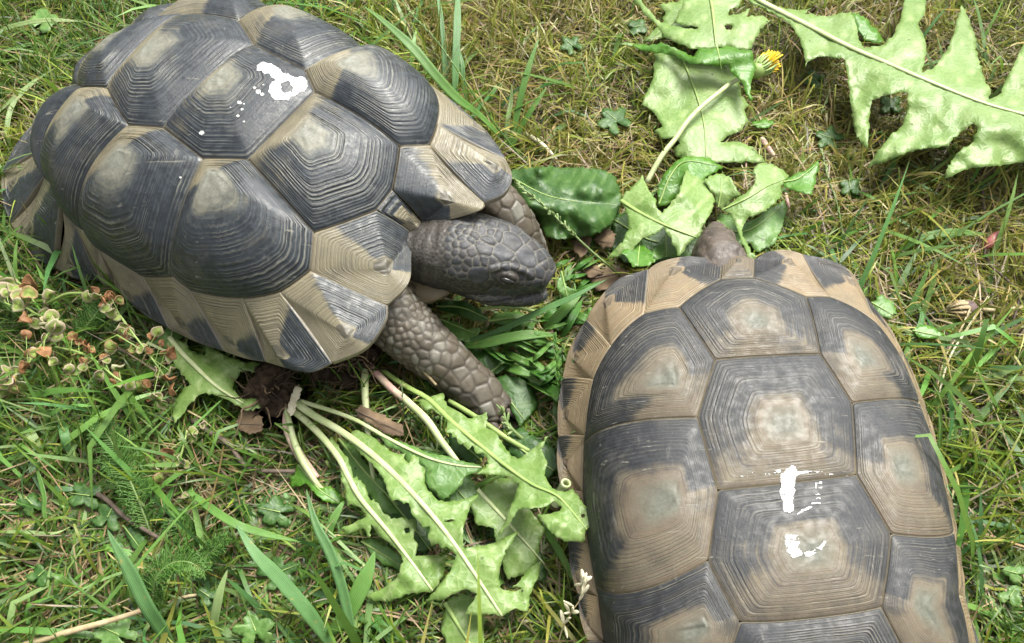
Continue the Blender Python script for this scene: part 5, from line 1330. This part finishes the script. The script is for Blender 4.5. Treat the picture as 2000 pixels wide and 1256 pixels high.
panicle([(1094, 870, .6), (1094, 790, 2.2), (1090, 730, 3.4), (1084, 655, 4.6)], 'narrow green grass ear upright against the amber shell flank', .055, 'blade', 'blade', .35, 1, 34, .42, .085, .18, 3)
panicle([(1086, 1275, 2.2), (1098, 1230, 3.4), (1116, 1196, 4.4), (1136, 1165, 5.2), (1140, 1130, 5.8)], 'grass stalk with cream spikelets in front of the amber shell', .035, 'straw', 'cream', .35, 1, 22, .52, .10, .75, 4)
panicle([(1650, 480, .6), (1635, 400, 1.8), (1615, 340, 2.6), (1605, 290, 3.0)], 'thin green grass ear standing right of the leaf heap', .06, 'blade_pale', 'blade_pale', .3, 1, 26, .35, .06, .2, 5)
panicle([(1596, 250, .5), (1612, 200, 1.2), (1635, 140, 1.6)], 'small green grass ear under the large pale leaf', .05, 'blade_pale', 'blade_pale', .2, 1, 14, .35, .06, .2, 6)
panicle([(1040, 870, .8), (1012, 850, 1.6), (990, 825, 2.0), (983, 800, 2.2)], 'stout pale grass ear by the scaly foreleg foot', .13, 'blade_pale', 'blade_pale', .55, 1, 16, .5, .09, .6, 7)

# seed stalks with round winged pods
def pod(parent, c_, nrm, r, q):
    nrm = norm(nrm); a_ = norm(np.cross(nrm, q.normal(size=3))); b_ = np.cross(nrm, a_)
    k = 12; ang = np.linspace(0, 2 * np.pi, k, endpoint=False); heart = (1 - .25 * np.exp(-((ang - np.pi) / .35) ** 2)) * (1 + .10 * np.sin(2 * ang + q.uniform(0, 6)) + .07 * np.sin(3 * ang + q.uniform(0, 6)))
    rows = []; cols = []
    green = np.array([.26, .34, .08]) * q.uniform(.8, 1.2)
    rim = np.array([[.60, .44, .36], [.56, .50, .34], [.46, .28, .15], [.52, .42, .28]][q.integers(4)]) * q.uniform(.8, 1.15)
    if q.random() < .34: green = np.array([.33, .17, .08]) * q.uniform(.7, 1.2); rim = green * 1.2
    for rr, h, cc in ((0.0, .05, green * 1.15), (.5, .045, green), (.74, .02, green * .55 + rim * .45), (1.0, .05, rim)):
        rows.append(c_ + (a_ * np.cos(ang)[:, None] + b_ * np.sin(ang)[:, None]) * (r * rr * heart)[:, None] + nrm * (h + (q.normal(0, .04) if rr == 1 else 0) + ((.30 * r * np.cos(2 * ang + 1) + .15 * r * np.sin(3 * ang)) * rr)[:, None]))
        cols.append(np.tile(cc, (k, 1)))
    o = obj('seed_pod', np.vstack(rows), [grid_faces(4, k)], M['pod'], parent, colors=dict(col=np.vstack(cols)))
    m_ = o.modifiers.new('thickness', 'SOLIDIFY'); m_.thickness = .03 * SC; m_.offset = 0
def seed_stalk(pts, count, label, seed, n0=.15, r0=.36):
    q = np.random.default_rng(seed)
    e_ = empty('seed_stalk', at(pts[0][0], pts[0][1], 0)); tag(e_, label, 'seed stalk', 'dried seed stalks beside the slate tortoise')
    P = smooth_line(np.array([at(*p) for p in pts]), 50)
    obj('stem', *tube(P, np.linspace(.09, .04, 50), 6), M['stalk_green'], e_)
    for k in range(count):
        i = int((n0 + (1 - n0) * (k + q.uniform(0, .8)) / count) * 49); b = P[min(i, 49)]
        off = q.normal(0, 1, 3) * [.50, .50, .25] + [0, 0, .12]
        c_ = b + off
        obj('pedicel', *tube(np.stack([b, (b + c_) / 2 + [0, 0, .05], c_]), .022, 4, cap=False), M['stalk_green'], e_)
        pod(e_, c_, norm(CO - c_) + q.normal(0, .6, 3), r0 * q.uniform(.5, 1.05), q)
cz = lambda x, y, z: (x * .3026, 500 + y * .3026, z)
seed_stalk([cz(300, 310, 2.0), cz(450, 242, 3.0), cz(640, 265, 3.6), cz(760, 370, 3.6), cz(850, 490, 3.4), cz(950, 620, 3.0), cz(1050, 760, 2.4), cz(1110, 880, 1.6)], 40, 'arching seed stalk with orange and green winged pods along the shell edge', 1, .38)
seed_stalk([cz(-40, 940, 1.6), cz(80, 830, 2.2), cz(150, 740, 2.6), cz(250, 600, 3.0), cz(330, 480, 3.2), cz(380, 400, 3.2)], 28, 'seed stalk with pink rimmed pods slanting up beside the arching one', 2, .05, .40)
seed_stalk([cz(360, 590, 1.4), cz(500, 620, 2.0), cz(620, 680, 2.4), cz(740, 780, 2.4), cz(860, 850, 1.8), cz(960, 900, 1.2)], 26, 'low seed stalk with pale green pods near the yarrow', 3, .15, .36)
seed_stalk([cz(330, 420, 1.4), cz(240, 380, 2.6), cz(160, 330, 3.2), cz(80, 320, 3.2), cz(-20, 280, 2.8)], 18, 'short seed stalk bearing large cream and pink pods', 4, .1, .44)
seed_stalk([cz(60, 140, 1.5), cz(130, 180, 2.6), cz(190, 250, 3.0), cz(220, 300, 3.0)], 7, 'drooping stalk tip with a few big pink pods', 5, .2, .50)
seed_stalk([r2(960, 330, .8), r2(1010, 220, 1.4), r2(1040, 120, 1.8), r2(1050, 60, 1.8)], 12, 'stubby dried brown seed cluster between grass and roots', 6, .1, .32)

# feathery yarrow leaves
def yarrow(pts, label, Ls, mat, seed, n=44):
    q = np.random.default_rng(seed); e_ = empty('yarrow_leaf', at(pts[0][0], pts[0][1], 0)); tag(e_, label, 'yarrow', 'feathery yarrow leaves')
    P = smooth_line(np.array([at(*p) for p in pts]), n)
    obj('stem', *tube(P, np.linspace(.07, .03, n), 6), M['blade_pale'], e_)
    parts = []
    T = norm(np.gradient(P, axis=0)); S_ = norm(np.cross(T, [0, 0, 1.0]))
    for i in range(2, n):
        for s_ in (-1, 1):
            ln = Ls * math.sin(math.pi * (.12 + .86 * i / n)) ** .6 * q.uniform(.8, 1.15)
            d0 = norm(S_[i] * s_ + T[i] * .55 + q.normal(0, .12, 3) + [0, 0, .35]); e1 = P[i] + d0 * ln
            parts.append(tube(np.stack([P[i], (P[i] + e1) / 2 + [0, 0, .06], e1]), [.032, .030, .014], 4, cap=False))
            for k in range(9):
                b = P[i] + (e1 - P[i]) * q.uniform(.25, 1.0); d1 = norm(d0 + q.normal(0, .75, 3)); parts.append(tube(np.stack([b, b + d1 * .24]), [.030, .012], 4, cap=False))
    V, F_ = join(parts); o = obj('foliage', V, F_, M[mat], e_); o['kind'] = 'stuff'
yarrow([r2(850, 640, .6), r2(790, 480, 1.5), r2(700, 270, 2.2), r2(620, 110, 2.2), r2(555, 20, 1.6)], 'large dark feathery yarrow leaf below the seed stalks', 1.0, 'blade', 1, 54)
yarrow([r2(860, 1120, .6), r2(865, 1000, 2.0), r2(880, 890, 3.0), r2(960, 810, 3.5), r2(1060, 800, 3.6), r2(1150, 850, 3.2)], 'curled bright green feathery yarrow leaf behind the broad blade', .75, 'blade', 2, 60)
yarrow([r2(1090, 840, 1.0), r2(1170, 760, 2.2), r2(1270, 670, 2.8)], 'small feathery yarrow tip right of the curled one', .5, 'blade', 3, 30)
yarrow([cz(480, 560, .6), cz(540, 480, 1.2), cz(600, 400, 1.5), cz(660, 320, 1.4)], 'dark yarrow leaf tucked under the slate shell rim', 1.0, 'blade', 4, 36)
yarrow([r2(1180, 700, .5), r2(1050, 640, 1.0), r2(960, 560, 1.0)], 'flat yarrow leaf lying between the two blades', .8, 'blade', 5, 30)
yarrow([cz(720, 1200, .6), cz(640, 1120, 1.0), cz(560, 1060, 1.0)], 'low yarrow leaf under the low seed stalk', .8, 'blade', 6, 30)

# lobed ground leaves
def palmate(px, py, r, z, lobes, mat, label, seed, rot=0.0, deep=.45, cat='herb', notch=True):
    q = np.random.default_rng(seed); c_ = np.array([px, py]); ol = []
    K = lobes * 8
    for i in range(K):
        a = rot + 2 * np.pi * i / K; ph = (i / 8.0) % 1
        rr = r * (1 - deep * (abs(ph - .5) * 2) ** 1.5) * (1 + .06 * math.sin(i * 2.9)) * q.uniform(.93, 1.07)
        if notch and abs((a - rot + np.pi) % (2 * np.pi) - np.pi) < .16: rr *= .3
        ol.append(c_ + rr * np.array([math.cos(a), .82 * math.sin(a)]))
    o = leaf('lobed_leaf', ol, [c_ - [r * math.cos(rot) * -.2, 0], c_ - np.array([math.cos(rot), math.sin(rot) * .82]) * r * .9], [z, z + .1], mat, None, -.10, .22, .03, 'stalk_green', step=6, seed=seed + .5, teeth=1.2, veins=16)
    tag(o, label, cat, 'small lobed ground leaves')
    stalk('leaf_stem', [(px, py, z - .05), (px + q.uniform(-20, 20), py + q.uniform(5, 25), z * .5), (px + q.uniform(-30, 30), py + q.uniform(10, 40), .1)], [.04, .04], 'stalk_green', o, 12, 5)
palmate(497, 1232, 46, 1.8, 5, 'leaf_mid', 'bright lobed ground leaf under the creased grass blade', 1, 1.3)
palmate(225, 1240, 48, 1.4, 6, 'leaf_mid', 'lobed ground leaf below the straw stem', 2, .6)
palmate(1982, 1120, 26, 1.0, 3, 'leaf_mid', 'clover leaf right of the amber shell', 3, .4, .5)
palmate(1975, 1165, 28, 1.0, 3, 'leaf_mid', 'second clover leaf lower right of the amber shell', 4, 2.0, .5)
palmate(405, 1165, 26, 1.0, 3, 'leaf_dark', 'small clover leaf right of the curled yarrow', 5, .8, .5)
palmate(168, 968, 38, .9, 4, 'leaf_dark', 'blue green lobed leaf behind the yarrow leaf', 6, .2, .55)
palmate(212, 1010, 36, .9, 4, 'leaf_dark', 'lobed leaf beside the yarrow stem base', 7, 1.9, .55)
palmate(545, 1120, 44, .8, 5, 'leaf_dark', 'dark lobed leaf behind the creased blade', 8, 2.6, .5)
palmate(540, 1000, 40, .8, 5, 'leaf_dark', 'dark lobed leaf left of the yellowing scrap', 9, .3, .4)
palmate(1200, 235, 36, .9, 5, 'leaf_dark', 'blue green lobed leaf in the turf left of the folded leaf', 10, .9, .5)
palmate(1115, 88, 24, .9, 5, 'leaf_dark', 'small lobed leaf in the turf above the grass tuft', 11, .9, .5)
palmate(1245, 52, 22, .9, 4, 'leaf_dark', 'small dark leaf beside the folded leaf lobe', 12, 2.9, .4)
palmate(1620, 270, 30, .8, 5, 'leaf_dark', 'lobed leaf in the turf below the large leaf tip', 13, .5, .5)
palmate(1590, 155, 24, .8, 4, 'leaf_dark', 'small lobed leaf beside the yellow flower', 14, .5, .5)
palmate(1660, 365, 24, .8, 4, 'leaf_dark', 'blue green leaf right of the thin grass ear', 15, 1.5, .5)
palmate(1740, 205, 26, .8, 4, 'leaf_dark', 'small leaf seen between two lobes of the large leaf', 16, 1.5, .5)
palmate(60, 985, 30, .8, 4, 'leaf_dark', 'dark lobed leaf left of the thin bent blade', 17, 1.0, .5)
palmate(78, 1125, 28, .8, 4, 'leaf_dark', 'dark lobed leaf in the turf left of the broad blade', 18, 2.2, .5)
palmate(85, 40, 30, 1.0, 4, 'leaf_mid', 'yellow green leaf behind the flat arching pale blade', 19, 2.2, .35)
o = leaf('round_leaf', [(1702, 590), (1722, 575), (1745, 590), (1752, 612), (1735, 622), (1712, 612)], [(1702, 590), (1750, 618)], [1.6, 1.8], 'leaf_mid', None, -.1, .1, .04, 'stalk_green', step=6, seed=51); tag(o, 'small rounded leaf touching the amber shell shoulder', 'herb')
o = leaf('oval_leaf', [(1782, 642), (1800, 634), (1825, 640), (1845, 656), (1820, 662), (1795, 660)], [(1782, 645), (1845, 658)], [1.6, 1.6], 'leaf_bright', None, -.1, .1, .04, 'stalk_green', step=6, seed=52); tag(o, 'bright yellow green oval leaf right of the amber shell', 'herb')
o = leaf('oval_leaf', [(1465, 242), (1490, 232), (1512, 238), (1502, 250), (1478, 250)], [(1465, 245), (1512, 240)], [1.4, 1.5], 'leaf_bright', None, -.1, .1, .03, 'stalk_green', step=6, seed=53); tag(o, 'small bright oval leaf beside the pale leaf under the stalk', 'herb')
o = leaf('oval_leaf', [r2(690, 590, 0)[:2], r2(790, 600, 0)[:2], r2(820, 700, 0)[:2], r2(800, 760, 0)[:2], r2(730, 700, 0)[:2]], [r2(690, 590, 0)[:2], r2(810, 750, 0)[:2]], [.7, .7], 'leaf_dark', None, -.1, .2, .03, 'stalk_green', step=6, seed=54); tag(o, 'dark oval leaf under the yarrow stem', 'herb')

# green fodder under the chin
c4 = lambda L: [(600 + x * .3265, 350 + y * .3265) for x, y in L]
TG = 'fodder leaves under the slate tortoise head'
for i, (ol, rb, zr, mt, lab) in enumerate([
 ([(770, 740), (850, 720), (950, 730), (1040, 780), (1090, 840), (1010, 850), (900, 810), (800, 790)], [(770, 760), (930, 770), (1090, 840)], [1.5, 2.0, 1.8], 'leaf_dark', 'dark green leaf right under the slate tortoise jaw'),
 ([(1090, 850), (1130, 800), (1230, 790), (1330, 815), (1400, 850), (1320, 880), (1200, 880)], [(1090, 850), (1250, 830), (1400, 852)], [1.2, 1.5, 1.2], 'leaf_mid', 'pale green leaf below the tip of the jaw'),
 ([(790, 830), (880, 850), (960, 900), (1035, 890), (1020, 940), (960, 980), (900, 960), (850, 930)], [(790, 835), (1020, 930)], [1.2, 1.2], 'leaf_mid', 'toothed green leaf beside the scaly foreleg knee'),
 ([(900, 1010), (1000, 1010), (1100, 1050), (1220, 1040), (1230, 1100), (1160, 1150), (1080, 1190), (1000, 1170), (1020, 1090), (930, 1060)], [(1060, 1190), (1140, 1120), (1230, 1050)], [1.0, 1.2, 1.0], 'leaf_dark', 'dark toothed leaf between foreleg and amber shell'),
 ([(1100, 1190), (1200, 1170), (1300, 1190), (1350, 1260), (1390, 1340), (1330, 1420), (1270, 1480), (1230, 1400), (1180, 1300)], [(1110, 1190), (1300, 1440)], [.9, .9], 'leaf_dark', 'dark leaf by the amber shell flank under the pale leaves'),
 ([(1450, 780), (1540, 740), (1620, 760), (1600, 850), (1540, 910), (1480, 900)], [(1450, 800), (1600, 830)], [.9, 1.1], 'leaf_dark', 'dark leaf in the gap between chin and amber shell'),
 ([(1490, 640), (1520, 540), (1550, 640), (1600, 660), (1580, 720), (1530, 700)], [(1520, 550), (1560, 720)], [2.0, 1.4], 'leaf_mid', 'small pointed green leaf at the slate tortoise snout'),
 ([(1240, 1100), (1330, 1040), (1400, 1100), (1440, 1180), (1420, 1260), (1340, 1220), (1280, 1180)], [(1240, 1100), (1430, 1240)], [1.1, 1.1], 'leaf_mid', 'green leaf lying in front of the amber shell flank'),
 ]):
    o = leaf('fodder_leaf', c4(ol), c4(rb), zr, mt, None, -.08, .3, .06, 'stalk_green', step=7, seed=61 + i); tag(o, lab, 'leaf', TG)
for i, (pts, w, lab) in enumerate([([(860, 620, 1.0), (930, 605, 1.8), (1000, 600, 2.2), (1060, 612, 1.6)], .10, 'thin pale stem under the jaw')]):
    o = stalk('plant_stem', pts, [w, w], 'stalk_green'); tag(o, lab + ' of the slate tortoise', 'stem')
for i in range(34):
    x = rng.uniform(930, 1105); y = rng.uniform(630, min(850, 540 + (x - 780) * .89)); a = rng.uniform(-1.2, .9); L_ = rng.uniform(50, 110)
    pts = [(x, y, rng.uniform(.4, 1.0)), (x + L_ * .5 * math.cos(a), y + L_ * .4 * math.sin(a), rng.uniform(1.2, 2.3)), (x + L_ * math.cos(a), y + L_ * .8 * math.sin(a), rng.uniform(.6, 1.4))]
    gblade(pts, rng.uniform(.25, .6), ['blade', 'blade_dark', 'blade'][i % 3], 'loose cut green blade among the fodder between the two tortoises', tilt=rng.normal(0, .3), group='loose fodder blades')

for i in range(16):
    x = rng.uniform(1050, 1130); y = rng.uniform(530, 640); a = rng.uniform(-.9, .6); L_ = rng.uniform(40, 90)
    gblade([(x, y, rng.uniform(.3, .8)), (x + L_ * .5 * math.cos(a), y + L_ * .4 * math.sin(a), rng.uniform(1.0, 1.8)), (x + L_ * math.cos(a), y + L_ * .8 * math.sin(a), rng.uniform(.6, 1.4))],
           rng.uniform(.25, .5), ['blade_dark', 'blade', 'blade_dark'][i % 3], 'short cut green blade heaped in front of the slate tortoise snout', tilt=rng.normal(0, .3), group='fodder blades at the snout')

# dry and broken bits
def dry_leaf(ol, rb, zr, label, seed, mat='dry', cup=.25, name='dry_leaf'):
    o = leaf(name, ol, rb, zr, mat, None, cup, .5, .04, 'twig', step=6, seed=seed); tag(o, label, 'dry leaf', 'dry brown leaves')
dry_leaf(c8([(495, 330), (520, 308), (560, 325), (610, 350), (650, 375), (685, 390), (698, 435), (650, 430), (600, 415), (560, 385), (510, 360)]), c8([(500, 330), (690, 420)]), [2.6, 2.8], 'brown curled dead leaf lying on the pale dandelion stalks', 71)
dry_leaf(c4([(1580, 370), (1640, 330), (1700, 350), (1690, 420), (1640, 470), (1600, 440)]), c4([(1580, 380), (1690, 420)]), [1.2, 1.6], 'dry brown leaf curl below the wrinkled dark leaf', 72)
dry_leaf(c4([(1710, 350), (1780, 290), (1850, 330), (1830, 400), (1760, 420)]), c4([(1710, 360), (1830, 380)]), [1.2, 1.6], 'dry brown leaf curl nearer the leaf heap', 73)
dry_leaf(c4([(1640, 500), (1720, 500), (1780, 560), (1700, 590), (1650, 560)]), c4([(1640, 510), (1780, 560)]), [.9, 1.0], 'dry brown leaf lying in front of the snout', 74)
dry_leaf([(1148, 600 - 60), (1190, 520), (1230, 530), (1200, 560), (1165, 570)], [(1150, 545), (1225, 530)], [.9, .9], 'brown leaf litter under the green flowering stalk', 75)
dry_leaf(cL([(1520, 1080), (1560, 990), (1640, 985), (1700, 1040), (1690, 1130), (1620, 1150), (1550, 1130)]), cL([(1530, 1080), (1690, 1090)]), [1.0, 1.3], 'papery brown leaf left of the dandelion root crown', 76)
def twig(pts, r, mat, label, name='twig', cat='twig', rr=None):
    o = stalk(name, pts, rr or [r, r * .9, r * .7], mat, None, 36, 7); tag(o, label, cat, 'dead stems and twigs'); return o
twig([r2(505, 398, .6), r2(600, 450, .9), r2(700, 545, 1.0), r2(850, 640, .9), r2(1010, 725, .6)], .13, 'twig', 'grey brown twig lying under the yarrow leaf')
twig([r2(1060, -10, .8), r2(1180, 70, 1.2), r2(1290, 140, 1.3), r2(1370, 250, 1.2), r2(1440, 285, 1.1), r2(1660, 290, .9)], .15, 'twig', 'bent grey twig beside the dandelion roots')
twig([r2(130, 1270, 1.2), r2(400, 1190, 1.7), r2(620, 1130, 1.9), r2(800, 1072, 1.8)], .16, 'straw', 'pale straw stem lying under the broad blue green blade', 'straw_stem', 'straw')
twig([r2(930, 1040, .8), r2(1030, 1000, 1.0), r2(1110, 985, .9)], .10, 'straw', 'short straw piece beside the curled yarrow', 'straw_stem', 'straw')
twig([c2(1495, 745, .8), c2(1560, 780, 1.2), c2(1620, 830, 1.3), c2(1670, 890, 1.1), c2(1690, 940, .7)], .17, 'cream', 'bleached curved dead stem above the wrinkled leaf', 'straw_stem', 'straw')
twig([c2(1560, 930, .6), c2(1750, 915, .9), c2(1900, 935, .7), c2(2000, 960, .5)], .06, 'straw', 'thin brown straw above the wrinkled leaf edge', 'straw_stem', 'straw')
for k, (dx, lab) in enumerate(((0, 'longest pale straw beside the amber shell flank'), (9, 'grey straw running beside the longest pale straw'), (-6, 'thin dark straw nearest the amber shell flank'))):
    twig([(1912 + dx * 2, 560 + k * 20, 1.4), (1880 + dx, 636 + k * 6, 1.8), (1845 + dx, 700, 1.6), (1828 + dx * .6, 770, 1.2), (1818 + dx * .5, 835 - k * 18, .6)], .055 + .015 * (k == 1), ['straw', 'cream', 'twig'][k], lab, 'straw_stem', 'straw')
twig([(1925, 495, .8), (1935, 520, 1.2), (1965, 545, 1.4), (1990, 580, 1.2), (1975, 640, .8)], .09, 'twig', 'dark bent stem right of the dried flower bud')
twig([(1912, 335, .5), (1920, 390, 1.0), (1925, 440, .9)], .14, 'twig', 'dead stem below the tip of the large pale leaf')
twig([(1488, 272, .8), (1502, 292, 1.1), (1516, 312, .8)], .22, 'stalk_pink', 'pinkish cut stalk behind the leaf heap', 'cut_stalk', 'stalk')
twig([(1533, 372, .8), (1538, 395, 1.2), (1541, 416, .8)], .14, 'stalk_pink', 'pale pink stalk end right of the leaf heap', 'cut_stalk', 'stalk')
twig([(755, 660, 3.0), (790, 692, 3.2), (830, 728, 2.9), (852, 752, 2.5)], .075, 'straw', 'thin pale stem lying across the scaly foreleg', 'straw_stem', 'straw', [.07, .075, .07])
bud = empty('dried_flower_bud', at(1880, 600, 0)); tag(bud, 'dried purple brown flower bud on a straw coloured stalk', 'flower bud')
bc = at(1890, 603, 1.3); bd = norm(at(1860, 606, 1.3) - bc); bs = norm(np.cross(bd, [0, 0, 1.0])); bu_ = np.cross(bs, bd)
obj('bud', *ellipsoid(bc, [bs * .5, bu_ * .48, bd * .55]), M['bud'], bud)
for k in range(10):
    a = k * 2 * np.pi / 10; rd = bs * math.cos(a) + bu_ * math.sin(a)
    obj('bract', *tube(np.stack([bc + rd * .42 + bd * .1, bc + rd * .45 + bd * .6, bc + rd * .25 + bd * 1.15]), [.13, .13, .03], 6, .4), M['straw'], bud)
stalk('stalk', [(1902, 602, 1.3), (1950, 606, 1.1), (2010, 598, .7)], [.13, .12, .1], 'straw', bud)
rb_ = empty('red_bud', at(1935, 470, 0)); tag(rb_, 'small dark red bud on a dead stem right of the tortoise', 'flower bud')
b0, b1 = at(1925, 484, 1.2), at(1952, 454, 1.5); dd = norm(b1 - b0); s1 = norm(np.cross(dd, [0, 0, 1.0]))
obj('bud', *ellipsoid((b0 + b1) / 2, [s1 * .3, np.cross(s1, dd) * .3, (b1 - b0) * .55]), M['red'], rb_)
stalk('stalk', [(1925, 486, 1.2), (1920, 505, .8), (1910, 520, .3)], [.06, .05], 'twig', rb_)
# hollow stalk end standing by the amber rim
hs_ = empty('hollow_stalk', at(1106, 945, 0)); tag(hs_, 'cut end of a hollow pale stalk pointing up at the amber rim', 'stalk')
P = smooth_line(np.array([at(1085, 985, 2.2), at(1098, 958, 3.0), at(1106, 943, 3.6)]), 10); T = norm(np.gradient(P, axis=0)); S_ = norm(np.cross(T, [0, 0, 1.0])); U = np.cross(S_, T)
k = 14; an = np.linspace(0, 2 * np.pi, k, endpoint=False)
outer = P[:, None] + (S_[:, None] * np.cos(an)[None, :, None] + U[:, None] * np.sin(an)[None, :, None]) * .25
inner = P[:, None] + (S_[:, None] * np.cos(an)[None, :, None] + U[:, None] * np.sin(an)[None, :, None]) * .16
obj('stalk', np.vstack([outer.reshape(-1, 3), inner[::-1].reshape(-1, 3)]), [grid_faces(20, k)], M['stalk'], hs_)
# the turf grows round everything laid on it
turf()
